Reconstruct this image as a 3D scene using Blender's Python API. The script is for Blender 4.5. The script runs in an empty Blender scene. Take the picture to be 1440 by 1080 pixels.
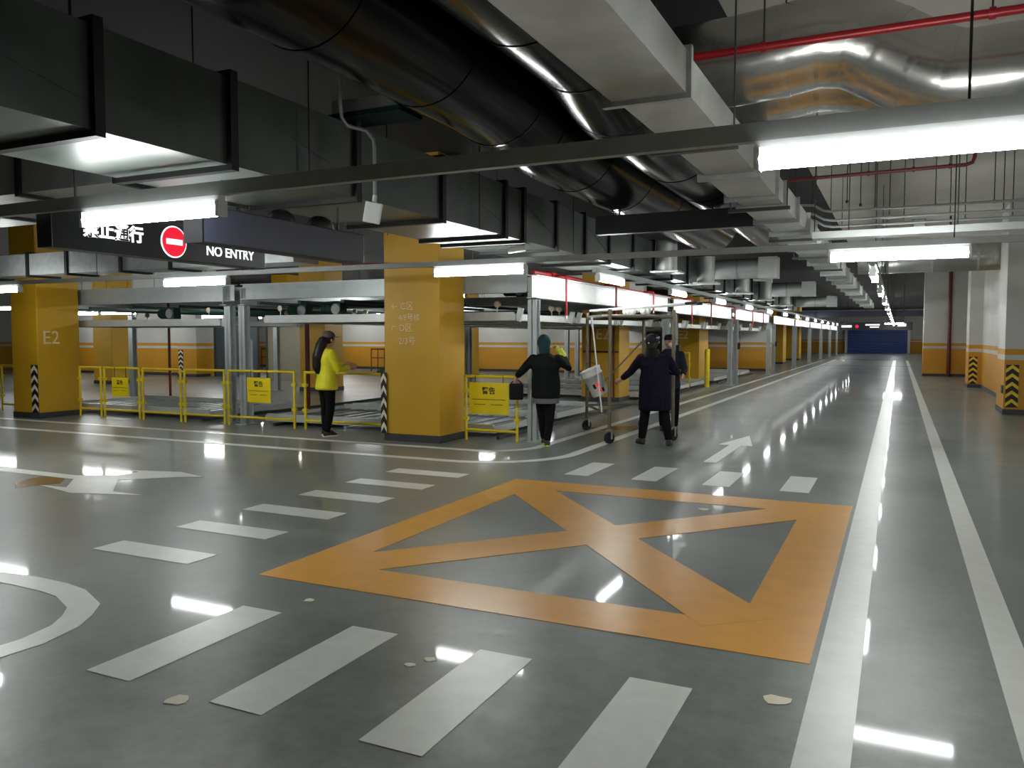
import bpy, bmesh, math, random
from mathutils import Vector, Matrix
random.seed(7)
SC = bpy.context.scene
COL = SC.collection
R = math.radians

# ---------------------------------------------------------------- camera, world, exposure
cam = bpy.data.cameras.new('camera'); cam.sensor_width = 36.0; cam.lens = 36.0 * 1145.0 / 1440.0
cam.clip_end = 400; cam.clip_start = 0.05
camo = bpy.data.objects.new('camera', cam); COL.objects.link(camo)
camo.location = (0, 0, 1.55)
camo.rotation_euler = (R(90) - math.atan2(66, 1145), 0, math.atan2(544, 1145 * 1.0017))
SC.camera = camo
world = bpy.data.worlds.new('world'); SC.world = world; world.use_nodes = True
world.node_tree.nodes['Background'].inputs[0].default_value = (0.5, 0.55, 0.55, 1)
world.node_tree.nodes['Background'].inputs[1].default_value = 0.0
TUBE_POWER = 46.0
SC.view_settings.view_transform = 'Standard'; SC.view_settings.look = 'None'
SC.view_settings.exposure = 0.55; SC.view_settings.gamma = 1.0
SC.view_settings.use_curve_mapping = False
CEIL = 4.2

# ---------------------------------------------------------------- materials
def lin(c):
    return tuple(((v / 255.0) / 12.92 if v / 255.0 <= 0.04045 else ((v / 255.0 + 0.055) / 1.055) ** 2.4) for v in c) + (1.0,)
MATS = {}
def mat(name, rgb, rough=0.5, metal=0.0, var=0.12, scale=6.0, bump=0.0, bscale=60.0, spec=0.5, rvar=0.0, emit=0.0):
    m = bpy.data.materials.new(name); m.use_nodes = True
    nt = m.node_tree; N = nt.nodes; L = nt.links; b = N['Principled BSDF']
    tc = N.new('ShaderNodeTexCoord')
    nz = N.new('ShaderNodeTexNoise'); nz.inputs['Scale'].default_value = scale; nz.inputs['Detail'].default_value = 5
    L.new(tc.outputs['Object'], nz.inputs['Vector'])
    rp = N.new('ShaderNodeValToRGB'); c = lin(rgb)
    rp.color_ramp.elements[0].position = 0.3; rp.color_ramp.elements[1].position = 0.7
    rp.color_ramp.elements[0].color = tuple(v * (1 - var) for v in c[:3]) + (1,)
    rp.color_ramp.elements[1].color = tuple(min(1, v * (1 + var)) for v in c[:3]) + (1,)
    L.new(nz.outputs['Fac'], rp.inputs['Fac']); L.new(rp.outputs['Color'], b.inputs['Base Color'])
    b.inputs['Roughness'].default_value = rough; b.inputs['Metallic'].default_value = metal
    b.inputs['Specular IOR Level'].default_value = spec
    if rvar:
        mr = N.new('ShaderNodeMapRange'); mr.inputs['To Min'].default_value = max(0.02, rough - rvar); mr.inputs['To Max'].default_value = rough + rvar
        L.new(nz.outputs['Fac'], mr.inputs['Value']); L.new(mr.outputs['Result'], b.inputs['Roughness'])
    if bump:
        n2 = N.new('ShaderNodeTexNoise'); n2.inputs['Scale'].default_value = bscale
        L.new(tc.outputs['Object'], n2.inputs['Vector'])
        bp = N.new('ShaderNodeBump'); bp.inputs['Strength'].default_value = bump; bp.inputs['Distance'].default_value = 0.01
        L.new(n2.outputs['Fac'], bp.inputs['Height']); L.new(bp.outputs['Normal'], b.inputs['Normal'])
    if emit:
        L.new(rp.outputs['Color'], b.inputs['Emission Color']); b.inputs['Emission Strength'].default_value = emit
    MATS[name] = m
    return m
def floor_mat():
    m = bpy.data.materials.new('polished_concrete'); m.use_nodes = True
    nt = m.node_tree; N = nt.nodes; L = nt.links; b = N['Principled BSDF']; b.inputs['Specular IOR Level'].default_value = 0.5; b.inputs['Coat Weight'].default_value = 0.3; b.inputs['Coat Roughness'].default_value = 0.05; b.inputs['Coat IOR'].default_value = 1.45
    g = N.new('ShaderNodeNewGeometry')
    a = N.new('ShaderNodeTexNoise'); a.inputs['Scale'].default_value = 0.45; a.inputs['Detail'].default_value = 8; a.inputs['Roughness'].default_value = 0.62
    f = N.new('ShaderNodeTexNoise'); f.inputs['Scale'].default_value = 7.0; f.inputs['Detail'].default_value = 6; f.inputs['Roughness'].default_value = 0.7
    L.new(g.outputs['Position'], a.inputs['Vector']); L.new(g.outputs['Position'], f.inputs['Vector'])
    mx = N.new('ShaderNodeMix'); mx.data_type = 'FLOAT'; mx.inputs['Factor'].default_value = 0.45
    L.new(a.outputs['Fac'], mx.inputs['A']); L.new(f.outputs['Fac'], mx.inputs['B'])
    rp = N.new('ShaderNodeValToRGB'); e = rp.color_ramp.elements
    e[0].position = 0.32; e[0].color = lin((82, 87, 83)); e[1].position = 0.68; e[1].color = lin((142, 147, 142))
    L.new(mx.outputs['Result'], rp.inputs['Fac']); L.new(rp.outputs['Color'], b.inputs['Base Color'])
    mr = N.new('ShaderNodeMapRange'); mr.inputs['From Min'].default_value = 0.3; mr.inputs['From Max'].default_value = 0.7
    mr.inputs['To Min'].default_value = 0.3; mr.inputs['To Max'].default_value = 0.46
    L.new(f.outputs['Fac'], mr.inputs['Value']); L.new(mr.outputs['Result'], b.inputs['Roughness'])
    n2 = N.new('ShaderNodeTexNoise'); n2.inputs['Scale'].default_value = 5.0; n2.inputs['Detail'].default_value = 3
    L.new(g.outputs['Position'], n2.inputs['Vector'])
    bp = N.new('ShaderNodeBump'); bp.inputs['Strength'].default_value = 0.06; bp.inputs['Distance'].default_value = 0.01
    L.new(n2.outputs['Fac'], bp.inputs['Height']); L.new(bp.outputs['Normal'], b.inputs['Normal'])
    MATS['floor'] = m
def wall_mat():
    m = bpy.data.materials.new('banded_wall_paint'); m.use_nodes = True
    nt = m.node_tree; N = nt.nodes; L = nt.links; b = N['Principled BSDF']
    g = N.new('ShaderNodeNewGeometry'); s = N.new('ShaderNodeSeparateXYZ'); L.new(g.outputs['Position'], s.inputs[0])
    dv = N.new('ShaderNodeMath'); dv.operation = 'DIVIDE'; dv.inputs[1].default_value = 2.0; L.new(s.outputs['Z'], dv.inputs[0])
    rp = N.new('ShaderNodeValToRGB'); cr = rp.color_ramp; cr.interpolation = 'CONSTANT'
    yel, wht = lin((200, 142, 30)), lin((196, 195, 190))
    cr.elements[0].position = 0; cr.elements[0].color = yel
    cr.elements[1].position = 1.09 / 2; cr.elements[1].color = wht
    for p, c in ((1.19 / 2, yel), (1.31 / 2, wht)):
        q = cr.elements.new(p); q.color = c
    L.new(dv.outputs[0], rp.inputs['Fac'])
    nz = N.new('ShaderNodeTexNoise'); nz.inputs['Scale'].default_value = 1.3; nz.inputs['Detail'].default_value = 6
    L.new(g.outputs['Position'], nz.inputs['Vector'])
    mr = N.new('ShaderNodeMapRange'); mr.inputs['To Min'].default_value = 0.82; mr.inputs['To Max'].default_value = 1.1
    L.new(nz.outputs['Fac'], mr.inputs['Value'])
    mx = N.new('ShaderNodeMix'); mx.data_type = 'RGBA'; mx.blend_type = 'MULTIPLY'; mx.inputs['Factor'].default_value = 1.0
    L.new(rp.outputs['Color'], mx.inputs['A']); L.new(mr.outputs['Result'], mx.inputs['B'])
    L.new(mx.outputs['Result'], b.inputs['Base Color']); b.inputs['Roughness'].default_value = 0.55
    MATS['wall'] = m
floor_mat(); wall_mat()
mat('ceiling_shade', (24, 27, 25), 0.85, var=0.2, scale=0.8)  # shade of the unlit ceiling put into the base colour
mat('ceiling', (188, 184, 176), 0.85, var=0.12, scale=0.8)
mat('white_paint', (216, 218, 212), 0.32, var=0.05, scale=9, bump=0.05)
mat('orange_paint', (222, 160, 64), 0.3, var=0.06, scale=5, bump=0.05)
mat('yellow_wall', (196, 150, 24), 0.5, var=0.07, scale=1.2)
mat('skirting', (58, 60, 60), 0.5)
mat('white_letter', (228, 205, 160), 0.6, var=0.02)
mat('galv', (158, 162, 160), 0.4, 0.5, var=0.14, scale=9, rvar=0.08)
mat('galv_bright', (186, 190, 188), 0.4, 0.5, var=0.08, scale=5)
mat('duct_dark', (88, 95, 91), 0.38, 0.4, var=0.15, scale=3, rvar=0.08)
mat('duct_black', (8, 11, 10), 0.17, 0.0, var=0.2, scale=2, bump=0.02, bscale=6, spec=0.18)
mat('duct_silver', (168, 170, 166), 0.42, 0.45, var=0.12, scale=6, rvar=0.08)
mat('foil', (196, 196, 192), 0.24, 0.95, var=0.08, scale=5, bump=0.35, bscale=7)
mat('flange', (14, 14, 15), 0.55, 0.2)
mat('tray', (168, 172, 170), 0.5, 0.4, var=0.08)
mat('rod', (70, 72, 70), 0.5, 0.6)
mat('lamp_body', (215, 218, 216), 0.4, var=0.03)
mat('red_pipe', (140, 20, 28), 0.38, 0.1, var=0.1)
mat('dark_red_pipe', (92, 26, 22), 0.45, 0.1)
mat('brass', (190, 180, 160), 0.35, 0.8)
mat('rack_steel', (178, 184, 184), 0.42, 0.35, var=0.06, scale=8)
mat('rack_white', (222, 224, 222), 0.4, 0.1, var=0.04)
mat('pallet_deck', (138, 146, 144), 0.42, 0.55, var=0.14, scale=5)
mat('pallet_rail', (206, 210, 206), 0.42, 0.3, var=0.06)
mat('dark_green', (30, 62, 54), 0.5, 0.1, var=0.2)
mat('fence_yellow', (222, 196, 24), 0.42, var=0.06)
mat('notice_yellow', (232, 206, 10), 0.5, var=0.03)
mat('ink', (20, 20, 18), 0.6)
mat('shade_matt', (8, 8, 10), 0.8, spec=0.1)
mat('sign_black', (20, 22, 23), 0.4, var=0.06)
mat('sign_navy', (38, 40, 56), 0.45, var=0.06)
mat('sign_white', (240, 242, 245), 0.5, var=0.01, emit=0.75)
mat('sign_red', (226, 14, 48), 0.45, var=0.02, emit=0.5)
mat('chevron_black', (18, 15, 16), 0.5)
mat('chevron_white', (222, 214, 192), 0.5)
mat('chevron_yellow', (235, 200, 40), 0.5)
mat('blue_shutter', (28, 66, 150), 0.35, 0.1, var=0.05)
mat('stone_panel', (134, 128, 108), 0.6, var=0.06)
mat('slate_panel', (66, 76, 84), 0.6, var=0.06)
mat('plastic_white', (222, 224, 222), 0.45, var=0.02)
mat('bucket_white', (208, 206, 202), 0.5, var=0.04)
mat('rubber', (24, 24, 24), 0.6)
mat('scaffold_steel', (118, 110, 92), 0.45, 0.5, var=0.15)
mat('water_stain', (112, 84, 36), 0.25, var=0.1)
mat('skin_tone', (196, 146, 118), 0.55, var=0.05)
mat('hair_black', (16, 10, 10), 0.5, spec=0.3, var=0.2, scale=40)
mat('jacket_yellow', (214, 206, 22), 0.7, var=0.08, scale=12, bump=0.2, bscale=18)
mat('trouser_black', (8, 8, 10), 0.85, spec=0.2, var=0.15)
mat('shoe_dark', (54, 24, 26), 0.6)
mat('shoe_grey', (48, 46, 46), 0.6)
mat('shoe_lime', (190, 205, 40), 0.6)
mat('sole_white', (215, 212, 208), 0.6)
mat('cap_taupe', (84, 72, 66), 0.8, var=0.15, scale=30)
mat('jacket_dark_green', (9, 13, 13), 0.8, spec=0.2, var=0.25, scale=14, bump=0.3, bscale=14)
mat('shirt_grey', (98, 92, 96), 0.8)
mat('hood_teal', (24, 52, 56), 0.75, spec=0.25, var=0.15)
mat('glove_yellow', (196, 200, 60), 0.7, var=0.1)
mat('bag_black', (14, 8, 9), 0.7, spec=0.25)
mat('coat_navy', (17, 11, 30), 0.85, spec=0.2, var=0.6, scale=22)
mat('hat_pattern', (36, 33, 44), 0.85, spec=0.2, var=0.95, scale=34)
mat('coat_slate', (32, 36, 46), 0.85, spec=0.2, var=0.2)
mat('eye_dark', (20, 16, 14), 0.3)
mat('lip', (150, 84, 78), 0.5)
mat('cloth_green', (52, 96, 72), 0.8, var=0.2)
def emat(name, rgb, s):
    m = bpy.data.materials.new(name); m.use_nodes = True; nt = m.node_tree; nt.nodes.clear()
    e = nt.nodes.new('ShaderNodeEmission'); o = nt.nodes.new('ShaderNodeOutputMaterial')
    e.inputs[0].default_value = rgb + (1,); e.inputs[1].default_value = s
    nt.links.new(e.outputs[0], o.inputs[0]); MATS[name] = m
emat('tube_glow', (0.97, 1.0, 0.985), TUBE_POWER)

# ---------------------------------------------------------------- mesh helpers
class MB:
    def __init__(s): s.v = []; s.f = []; s.s = []
    def add(s, vs, fs, smooth=False):
        k = len(s.v); s.v += [tuple(v) for v in vs]
        for f in fs: s.f.append([i + k for i in f]); s.s.append(smooth)
        return s
    def box(s, x0, x1, y0, y1, z0, z1):
        v = [(x0, y0, z0), (x1, y0, z0), (x1, y1, z0), (x0, y1, z0), (x0, y0, z1), (x1, y0, z1), (x1, y1, z1), (x0, y1, z1)]
        return s.add(v, [(3, 2, 1, 0), (4, 5, 6, 7), (0, 1, 5, 4), (1, 2, 6, 5), (2, 3, 7, 6), (3, 0, 4, 7)])
    def cbox(s, c, d, rz=0.0, M=None):
        M = M or Matrix.Rotation(rz, 3, 'Z'); c = Vector(c)
        v = [c + M @ Vector((a * d[0] / 2, b * d[1] / 2, e * d[2] / 2)) for e in (-1, 1) for a, b in ((-1, -1), (1, -1), (1, 1), (-1, 1))]
        return s.add(v, [(3, 2, 1, 0), (4, 5, 6, 7), (0, 1, 5, 4), (1, 2, 6, 5), (2, 3, 7, 6), (3, 0, 4, 7)])
    def bar(s, p, q, w, h):
        p, q = Vector(p), Vector(q); d = (q - p); ln = d.length; d.normalize()
        u = Vector((0, 0, 1)) if abs(d.z) < 0.95 else Vector((0, 1, 0))
        a = d.cross(u).normalized(); b = a.cross(d)
        M = Matrix((a, d, b)).transposed()
        return s.cbox((p + q) / 2, (w, ln, h), M=M)
    def path(s, pts, rad, n=12, caps=True, sx=1.0):
        pts = [Vector(p) for p in pts]; m = len(pts)
        if not hasattr(rad, '__len__'): rad = [rad] * m
        rings = []; prev = None
        for i, p in enumerate(pts):
            t = (pts[min(i + 1, m - 1)] - pts[max(i - 1, 0)]).normalized()
            if prev is None:
                u = Vector((0, 0, 1)) if abs(t.z) < 0.9 else Vector((1, 0, 0))
                a = t.cross(u).normalized()
            else:
                a = (prev - t * prev.dot(t)).normalized()
            prev = a; b = t.cross(a)
            rings.append([p + (a * math.cos(2 * math.pi * k / n) * sx + b * math.sin(2 * math.pi * k / n)) * rad[i] for k in range(n)])
        vs = [v for r in rings for v in r]
        fs = [(i * n + k, i * n + (k + 1) % n, (i + 1) * n + (k + 1) % n, (i + 1) * n + k) for i in range(m - 1) for k in range(n)]
        s.add(vs, fs, True)
        if caps:
            s.add(rings[0], [tuple(range(n))[::-1]]); s.add(rings[-1], [tuple(range(n))])
        return s
    def cyl(s, p, q, r, n=12, caps=True): return s.path([p, q], r, n, caps)
    def rings(s, rr, n=16):
        # rr: list of (cx, cy, z, rx, ry)
        vs = []
        for cx, cy, z, rx, ry in rr:
            vs += [(cx + rx * math.cos(2 * math.pi * k / n), cy + ry * math.sin(2 * math.pi * k / n), z) for k in range(n)]
        m = len(rr)
        fs = [(i * n + k, i * n + (k + 1) % n, (i + 1) * n + (k + 1) % n, (i + 1) * n + k) for i in range(m - 1) for k in range(n)]
        s.add(vs, fs, True)
        s.add(vs[:n], [tuple(range(n))[::-1]]); s.add(vs[-n:], [tuple(range(n))])
        return s
    def ball(s, c, r, n=12, m=8):
        rr = r if hasattr(r, '__len__') else (r, r, r)
        vs = []
        for i in range(m + 1):
            th = -math.pi / 2 + math.pi * (i + 0.02 * (i == 0) - 0.02 * (i == m)) / m
            vs += [(c[0] + rr[0] * math.cos(th) * math.cos(2 * math.pi * k / n), c[1] + rr[1] * math.cos(th) * math.sin(2 * math.pi * k / n), c[2] + rr[2] * math.sin(th)) for k in range(n)]
        fs = [(i * n + k, i * n + (k + 1) % n, (i + 1) * n + (k + 1) % n, (i + 1) * n + k) for i in range(m) for k in range(n)]
        return s.add(vs, fs, True)
    def prism(s, poly, z0, z1):
        n = len(poly)
        ar = sum(poly[i][0] * poly[(i + 1) % n][1] - poly[(i + 1) % n][0] * poly[i][1] for i in range(n))
        if ar < 0: poly = poly[::-1]
        v = [(x, y, z0) for x, y in poly] + [(x, y, z1) for x, y in poly]
        f = [tuple(range(n))[::-1], tuple(range(n, 2 * n))] + [(i, (i + 1) % n, n + (i + 1) % n, n + i) for i in range(n)]
        return s.add(v, f)
    def strip(s, a, b, z0, z1):
        # ribbon between two equally long outlines
        n = len(a)
        for i in range(n - 1):
            s.prism([a[i], a[i + 1], b[i + 1], b[i]], z0, z1)
        return s
ORG = {}
def mesh_of(mb, org=(0, 0, 0), name='mesh'):
    me = bpy.data.meshes.new(name)
    me.from_pydata([(v[0] - org[0], v[1] - org[1], v[2] - org[2]) for v in mb.v], [], mb.f)
    me.polygons.foreach_set('use_smooth', mb.s)
    me.update()
    return me
def props(o, label=None, cat=None, group=None, kind=None):
    if label: o['label'] = label
    if cat: o['category'] = cat
    if group: o['group'] = group
    if kind: o['kind'] = kind
    return o
def obj(name, mb, m, parent=None, label=None, cat=None, group=None, kind=None, bevel=0.0):
    if parent is not None:
        org = ORG.get(parent.name, (0, 0, 0))
    else:
        xs = [v[0] for v in mb.v]; ys = [v[1] for v in mb.v]; zs = [v[2] for v in mb.v]
        org = ((min(xs) + max(xs)) / 2, (min(ys) + max(ys)) / 2, min(zs))
    me = mesh_of(mb, org, name); me.materials.append(MATS[m] if isinstance(m, str) else m)
    o = bpy.data.objects.new(name, me); COL.objects.link(o)
    if parent is not None: o.parent = parent
    else: o.location = org
    ORG[o.name] = org
    if bevel:
        b = o.modifiers.new('bevel', 'BEVEL'); b.width = bevel; b.segments = 2; b.limit_method = 'ANGLE'
    return props(o, label, cat, group, kind)
def thing(name, label, cat, loc=(0, 0, 0), group=None, kind=None):
    o = bpy.data.objects.new(name, None); COL.objects.link(o); o.location = loc; o.empty_display_size = 0.1
    ORG[o.name] = tuple(loc)
    return props(o, label, cat, group, kind)
def dup(root, loc, label, rotz=None):
    r = root.copy(); COL.objects.link(r); r.location = loc; r['label'] = label; ORG[r.name] = tuple(loc)
    if rotz is not None: r.rotation_euler = (0, 0, rotz)
    for ch in list(root.children):
        c = ch.copy(); COL.objects.link(c); c.parent = r
        for g in list(ch.children):
            d = g.copy(); COL.objects.link(d); d.parent = c
    return r
ORD = ['nearest', 'second', 'third', 'fourth', 'fifth', 'sixth', 'seventh', 'eighth', 'ninth', 'tenth', 'eleventh', 'twelfth', 'thirteenth', 'fourteenth', 'fifteenth', 'sixteenth', 'seventeenth', 'eighteenth']
def text_obj(name, body, size, m, M, parent, align='LEFT', thick=0.002, bold=0.0, label=None):
    cu = bpy.data.curves.new('lettering', 'FONT'); cu.body = body; cu.size = size; cu.align_x = align; cu.extrude = thick; cu.offset = bold
    t = bpy.data.objects.new('lettering_tmp', cu); COL.objects.link(t)
    bpy.context.view_layer.update()
    dg = bpy.context.evaluated_depsgraph_get()
    me = bpy.data.meshes.new_from_object(t.evaluated_get(dg))
    bpy.data.objects.remove(t); bpy.data.curves.remove(cu)
    org = Vector(ORG.get(parent.name, (0, 0, 0)))
    me.transform(Matrix.Translation(-org) @ M)
    me.materials.clear(); me.materials.append(MATS[m])
    o = bpy.data.objects.new(name, me); COL.objects.link(o); o.parent = parent; ORG[o.name] = tuple(org)
    if label: o['label'] = label
    return o
def face_M(pos, normal):
    # text plane with given outward normal ('+X', '-Y', '-X'), text upright
    if normal == '+X': B = Matrix(((0, 0, 1), (1, 0, 0), (0, 1, 0)))
    elif normal == '-Y': B = Matrix(((1, 0, 0), (0, 0, -1), (0, 1, 0)))
    elif normal == '-X': B = Matrix(((0, 0, -1), (-1, 0, 0), (0, 1, 0)))
    return Matrix.Translation(pos) @ B.to_4x4()

# ================================================================ SETTING
flo = obj('floor', MB().box(-40, 10, -5, 90, -0.2, 0), 'floor', kind='structure')
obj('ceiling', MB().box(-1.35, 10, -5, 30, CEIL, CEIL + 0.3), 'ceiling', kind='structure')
obj('ceiling_shaded', MB().box(-40, -1.35, -5, 90, CEIL, CEIL + 0.3).box(-1.35, 10, 30, 90, CEIL, CEIL + 0.3), 'ceiling_shade', kind='structure')  # same ceiling, coloured dark here to stand in for missing light
def wall(name, x0, x1, y0, y1, skirt=()):
    w = obj(name, MB().box(x0, x1, y0, y1, 0, CEIL), 'wall', kind='structure')
    for f in skirt:
        e = 0.012
        mb = MB()
        if f == '-Y': mb.box(x0 - e, x1 + e, y0 - e, y0 - 0.001, 0, 0.11)
        if f == '-X': mb.box(x0 - e, x0 - 0.001, y0 - e, y1, 0, 0.11)
        if f == '+X': mb.box(x1 + 0.001, x1 + e, y0 - e, y1, 0, 0.11)
        obj('baseboard', mb, 'skirting', w)
    return w
wall('wall_behind', -40, 10, -5.3, -5.0)
wall('wall_left', -40.3, -40, -5, 90)
wall('wall_right_near', 9.5, 10, -5, 19)
wr = wall('wall_right_pier', 1.92, 10, 18.9, 20.2, ('-Y', '-X'))
wall('wall_right_recess', 2.3, 3.0, 20.2, 28.5, ('-X',))
wr2 = wall('wall_right_second_pier', 1.94, 3.0, 28.5, 29.6, ('-Y', '-X'))
wall('wall_right_alcove', 2.45, 3.0, 29.6, 36.2, ('-X',))
wr3 = wall('wall_right_far', 0.88, 3.0, 36.2, 37.0, ('-Y',))
wall('wall_right_end', 2.2, 3.0, 37.0, 86, ())
wall('wall_far', -40, 10, 86, 86.4)
wall('wall_back_left', -34, -24.6, 24.0, 24.4, ('-Y',))
wb = wall('wall_back_left_pier', -25.6, -24.6, 23.3, 24.0, ('-Y', '+X'))
wall('wall_back', -40, -9.6, 33.0, 33.4, ('-Y',))
wall('wall_back_aisle', -9.6, -5.25, 38.4, 38.8, ('-Y',))
def chevron_guard(parent, x, y, face, w=0.16, z0=0.12, z1=0.98, m2='chevron_yellow'):
    g = MB(); e = 0.012
    def P(u, z, d):   # u along face, d outward
        return (x + u, y - d, z) if face == '-Y' else ((x + d, y + u, z) if face == '+X' else (x - d, y - u, z))
    def slab(poly, d0, d1):
        n = len(poly); v = [P(u, z, d0) for u, z in poly] + [P(u, z, d1) for u, z in poly]
        return v, [tuple(range(n)), tuple(range(n, 2 * n))[::-1]] + [(i, n + i, n + (i + 1) % n, (i + 1) % n) for i in range(n)]
    g.add(*slab([(0, z0), (w, z0), (w, z1), (0, z1)], 0.001, e))
    p = obj('corner_guard', g, 'chevron_black', parent)
    k = 5; st = (z1 - z0) / k
    for i in range(k):
        a = z0 + i * st + 0.01
        h = st * 0.42
        poly = [(0, a), (w / 2, a + 0.09), (w, a), (w, a + h), (w / 2, min(z1, a + h + 0.09)), (0, a + h)]
        v, f = slab([(0, a), (w / 2, a + 0.09), (w / 2, a + h + 0.09 if a + h + 0.09 < z1 else z1), (0, a + h)], e, e + 0.002)
        q = MB().add(v, f)
        v, f = slab([(w / 2, a + 0.09), (w, a), (w, a + h), (w / 2, a + h + 0.09 if a + h + 0.09 < z1 else z1)], e, e + 0.002)
        q.add(v, f)
        obj('chevron_stripe', q, m2, p)
    return p
chevron_guard(wr, 1.95, 18.9, '-Y', 0.22, 0.15, 1.0)
chevron_guard(wr2, 1.96, 28.5, '-Y', 0.22, 0.12, 0.95)
chevron_guard(wb, -25.55, 23.3, '-Y', 0.25, 0.12, 1.05, 'chevron_white')
# green running-man plate on the pier
pl = MB().box(1.895, 1.92, 18.94, 19.16, 0.42, 0.58)
obj('escape_plate', pl, 'cloth_green', wr, label='small green escape route plate')
# far blue shutter door and its surround
d1 = thing('door_1', None, None, (-1.8, 85.9, 0), kind='structure')
zz = 0.0
while zz < 2.75:
    mb = MB().box(-4.5, 0.75, 85.82, 85.94, zz + 0.012, zz + 0.25)
    obj('shutter_slat', mb, 'blue_shutter', d1); zz += 0.26
obj('door_frame', MB().box(-4.75, -4.5, 85.7, 85.98, 0, 3.0).box(0.75, 1.0, 85.7, 85.98, 0, 3.0).box(-4.75, 1.0, 85.7, 85.98, 2.8, 3.05), 'galv_bright', d1)

# floor markings (paint lies on the floor: parts of it)
Z0, Z1 = 0.0005, 0.003
def mark(name, mb, m, label): return obj(name, mb, m, flo, label=label)
def rect(x0, x1, y0, y1): return MB().box(x0, x1, y0, y1, Z0, Z1)
for i, x in enumerate((-3.38, -2.61, -1.84, -1.07)):
    mark('crossing_stripe', rect(x, x + 0.285, 2.5, 3.51), 'white_paint', 'white stripe in the near row beside the yellow box')
for i in range(6):
    y = 4.0 + i * 0.756
    mark('crossing_stripe', rect(-5.3, -4.35, y, y + 0.27), 'white_paint', 'white stripe in the row beyond the box corner')
for i, x in enumerate((-3.38, -2.6, -1.83, -1.05)):
    mark('crossing_stripe', rect(x, x + 0.28, 8.5, 9.47), 'white_paint', 'short-looking white stripe behind the yellow box')
ob = MB()
Xa, Xb, Ya, Yb = -3.74, -0.345, 4.02, 8.0
xi, xj, yi, yj = -3.39, -0.745, 4.45, 7.55
ob.box(Xa, Xb, Ya, yi, Z0, Z1).box(Xa, Xb, yj, Yb, Z0, Z1).box(Xa, xi, yi, yj, Z0, Z1).box(xj, Xb, yi, yj, Z0, Z1)
def diag(p, q, w):
    p, q = Vector(p), Vector(q); d = (q - p).normalized(); n = Vector((-d.y, d.x)) * w / 2
    return [tuple(p + n), tuple(q + n), tuple(q - n), tuple(p - n)]
ob.prism(diag((xi, yi), (xj, yj), 0.447), Z0, Z1 + 0.0004)
ob.prism(diag((xi, yj), (xj, yi), 0.447), Z0, Z1 + 0.0008)
mark('keep_clear_box', ob, 'orange_paint', 'orange painted box with a diagonal cross')
mark('lane_line', rect(-0.315, -0.12, -1, 60), 'white_paint', 'long white lane line touching the orange box')
mark('lane_line', rect(0.45, 0.6, -1, 60), 'white_paint', 'long white lane line nearer the yellow pier')
def bend_line(Yh, Xv, rad, w, y_end, m='white_paint'):
    a, b = [], []
    a.append((-20, Yh - w / 2)); b.append((-20, Yh + w / 2))
    cx, cy = Xv - rad, Yh + rad
    for i in range(13):
        an = -math.pi / 2 + (math.pi / 2) * i / 12
        a.append((cx + (rad + w / 2) * math.cos(an), cy + (rad + w / 2) * math.sin(an)))
        b.append((cx + (rad - w / 2) * math.cos(an), cy + (rad - w / 2) * math.sin(an)))
    a.append((Xv + w / 2, y_end)); b.append((Xv - w / 2, y_end))
    return MB().strip(a, b, Z0, Z1)
mark('kerb_line', bend_line(9.8, -4.55, 0.7, 0.14, 60), 'white_paint', 'white line bending round the rack corner, inner one')
mark('kerb_line', bend_line(8.83, -3.85, 1.2, 0.15, 60), 'white_paint', 'white line bending round the rack corner, outer one')
uo = [(-7.6, 3.2), (-5.3, 3.34), (-5.01, 3.37), (-4.69, 3.36), (-4.47, 3.32), (-4.16, 3.18), (-4.03, 3.03), (-3.93, 2.87), (-3.87, 2.63), (-3.89, 2.42), (-4.0, 1.2)]
ui = [(-7.6, 3.05), (-5.3, 3.19), (-5.0, 3.195), (-4.7, 3.185), (-4.52, 3.16), (-4.27, 3.05), (-4.17, 2.95), (-4.08, 2.82), (-4.035, 2.62), (-4.05, 2.46), (-4.15, 1.2)]
mark('curved_line', MB().strip(uo, ui, Z0, Z1), 'white_paint', 'white curved line sweeping in from the edge')
mark('direction_arrow', MB().prism([(-2.16, 10.1), (-2.0, 10.1), (-2.0, 11.85), (-1.84, 11.85), (-2.08, 13.1), (-2.32, 11.85), (-2.16, 11.85)], Z0, Z1), 'white_paint', 'white straight arrow beyond the far crossing stripes')
arrow = [(-9.6, 5.98), (-9.48, 6.1), (-8.29, 6.08), (-7.89, 6.29), (-8.05, 6.59), (-7.41, 6.76), (-6.92, 6.62), (-7.17, 6.5), (-7.65, 6.05), (-7.09, 5.62), (-6.65, 5.6), (-7.42, 5.37), (-8.1, 5.53), (-7.78, 5.56), (-8.11, 5.94), (-8.35, 5.94), (-9.38, 5.92)]
mark('turn_arrow', MB().prism([(-9.6, 5.96), (-9.48, 6.1), (-8.29, 6.09), (-7.86, 6.32), (-7.86, 6.56), (-8.05, 6.6), (-7.41, 6.76), (-6.92, 6.62), (-7.17, 6.5), (-7.62, 6.08), (-7.09, 5.6), (-6.65, 5.6), (-7.42, 5.37), (-8.1, 5.53), (-7.72, 5.55), (-8.11, 5.92), (-9.38, 5.92)], Z0, Z1), 'white_paint', 'white two-pronged turn arrow')
def blob(cx, cy, rx, ry, n=26, rot=0.0, j=0.25):
    p = []
    for k in range(n):
        a = 2 * math.pi * k / n; r = 1 + random.uniform(-j, j) * 0.5
        x, y = rx * r * math.cos(a), ry * r * math.sin(a)
        p.append((cx + x * math.cos(rot) - y * math.sin(rot), cy + x * math.sin(rot) + y * math.cos(rot)))
    return p
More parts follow.
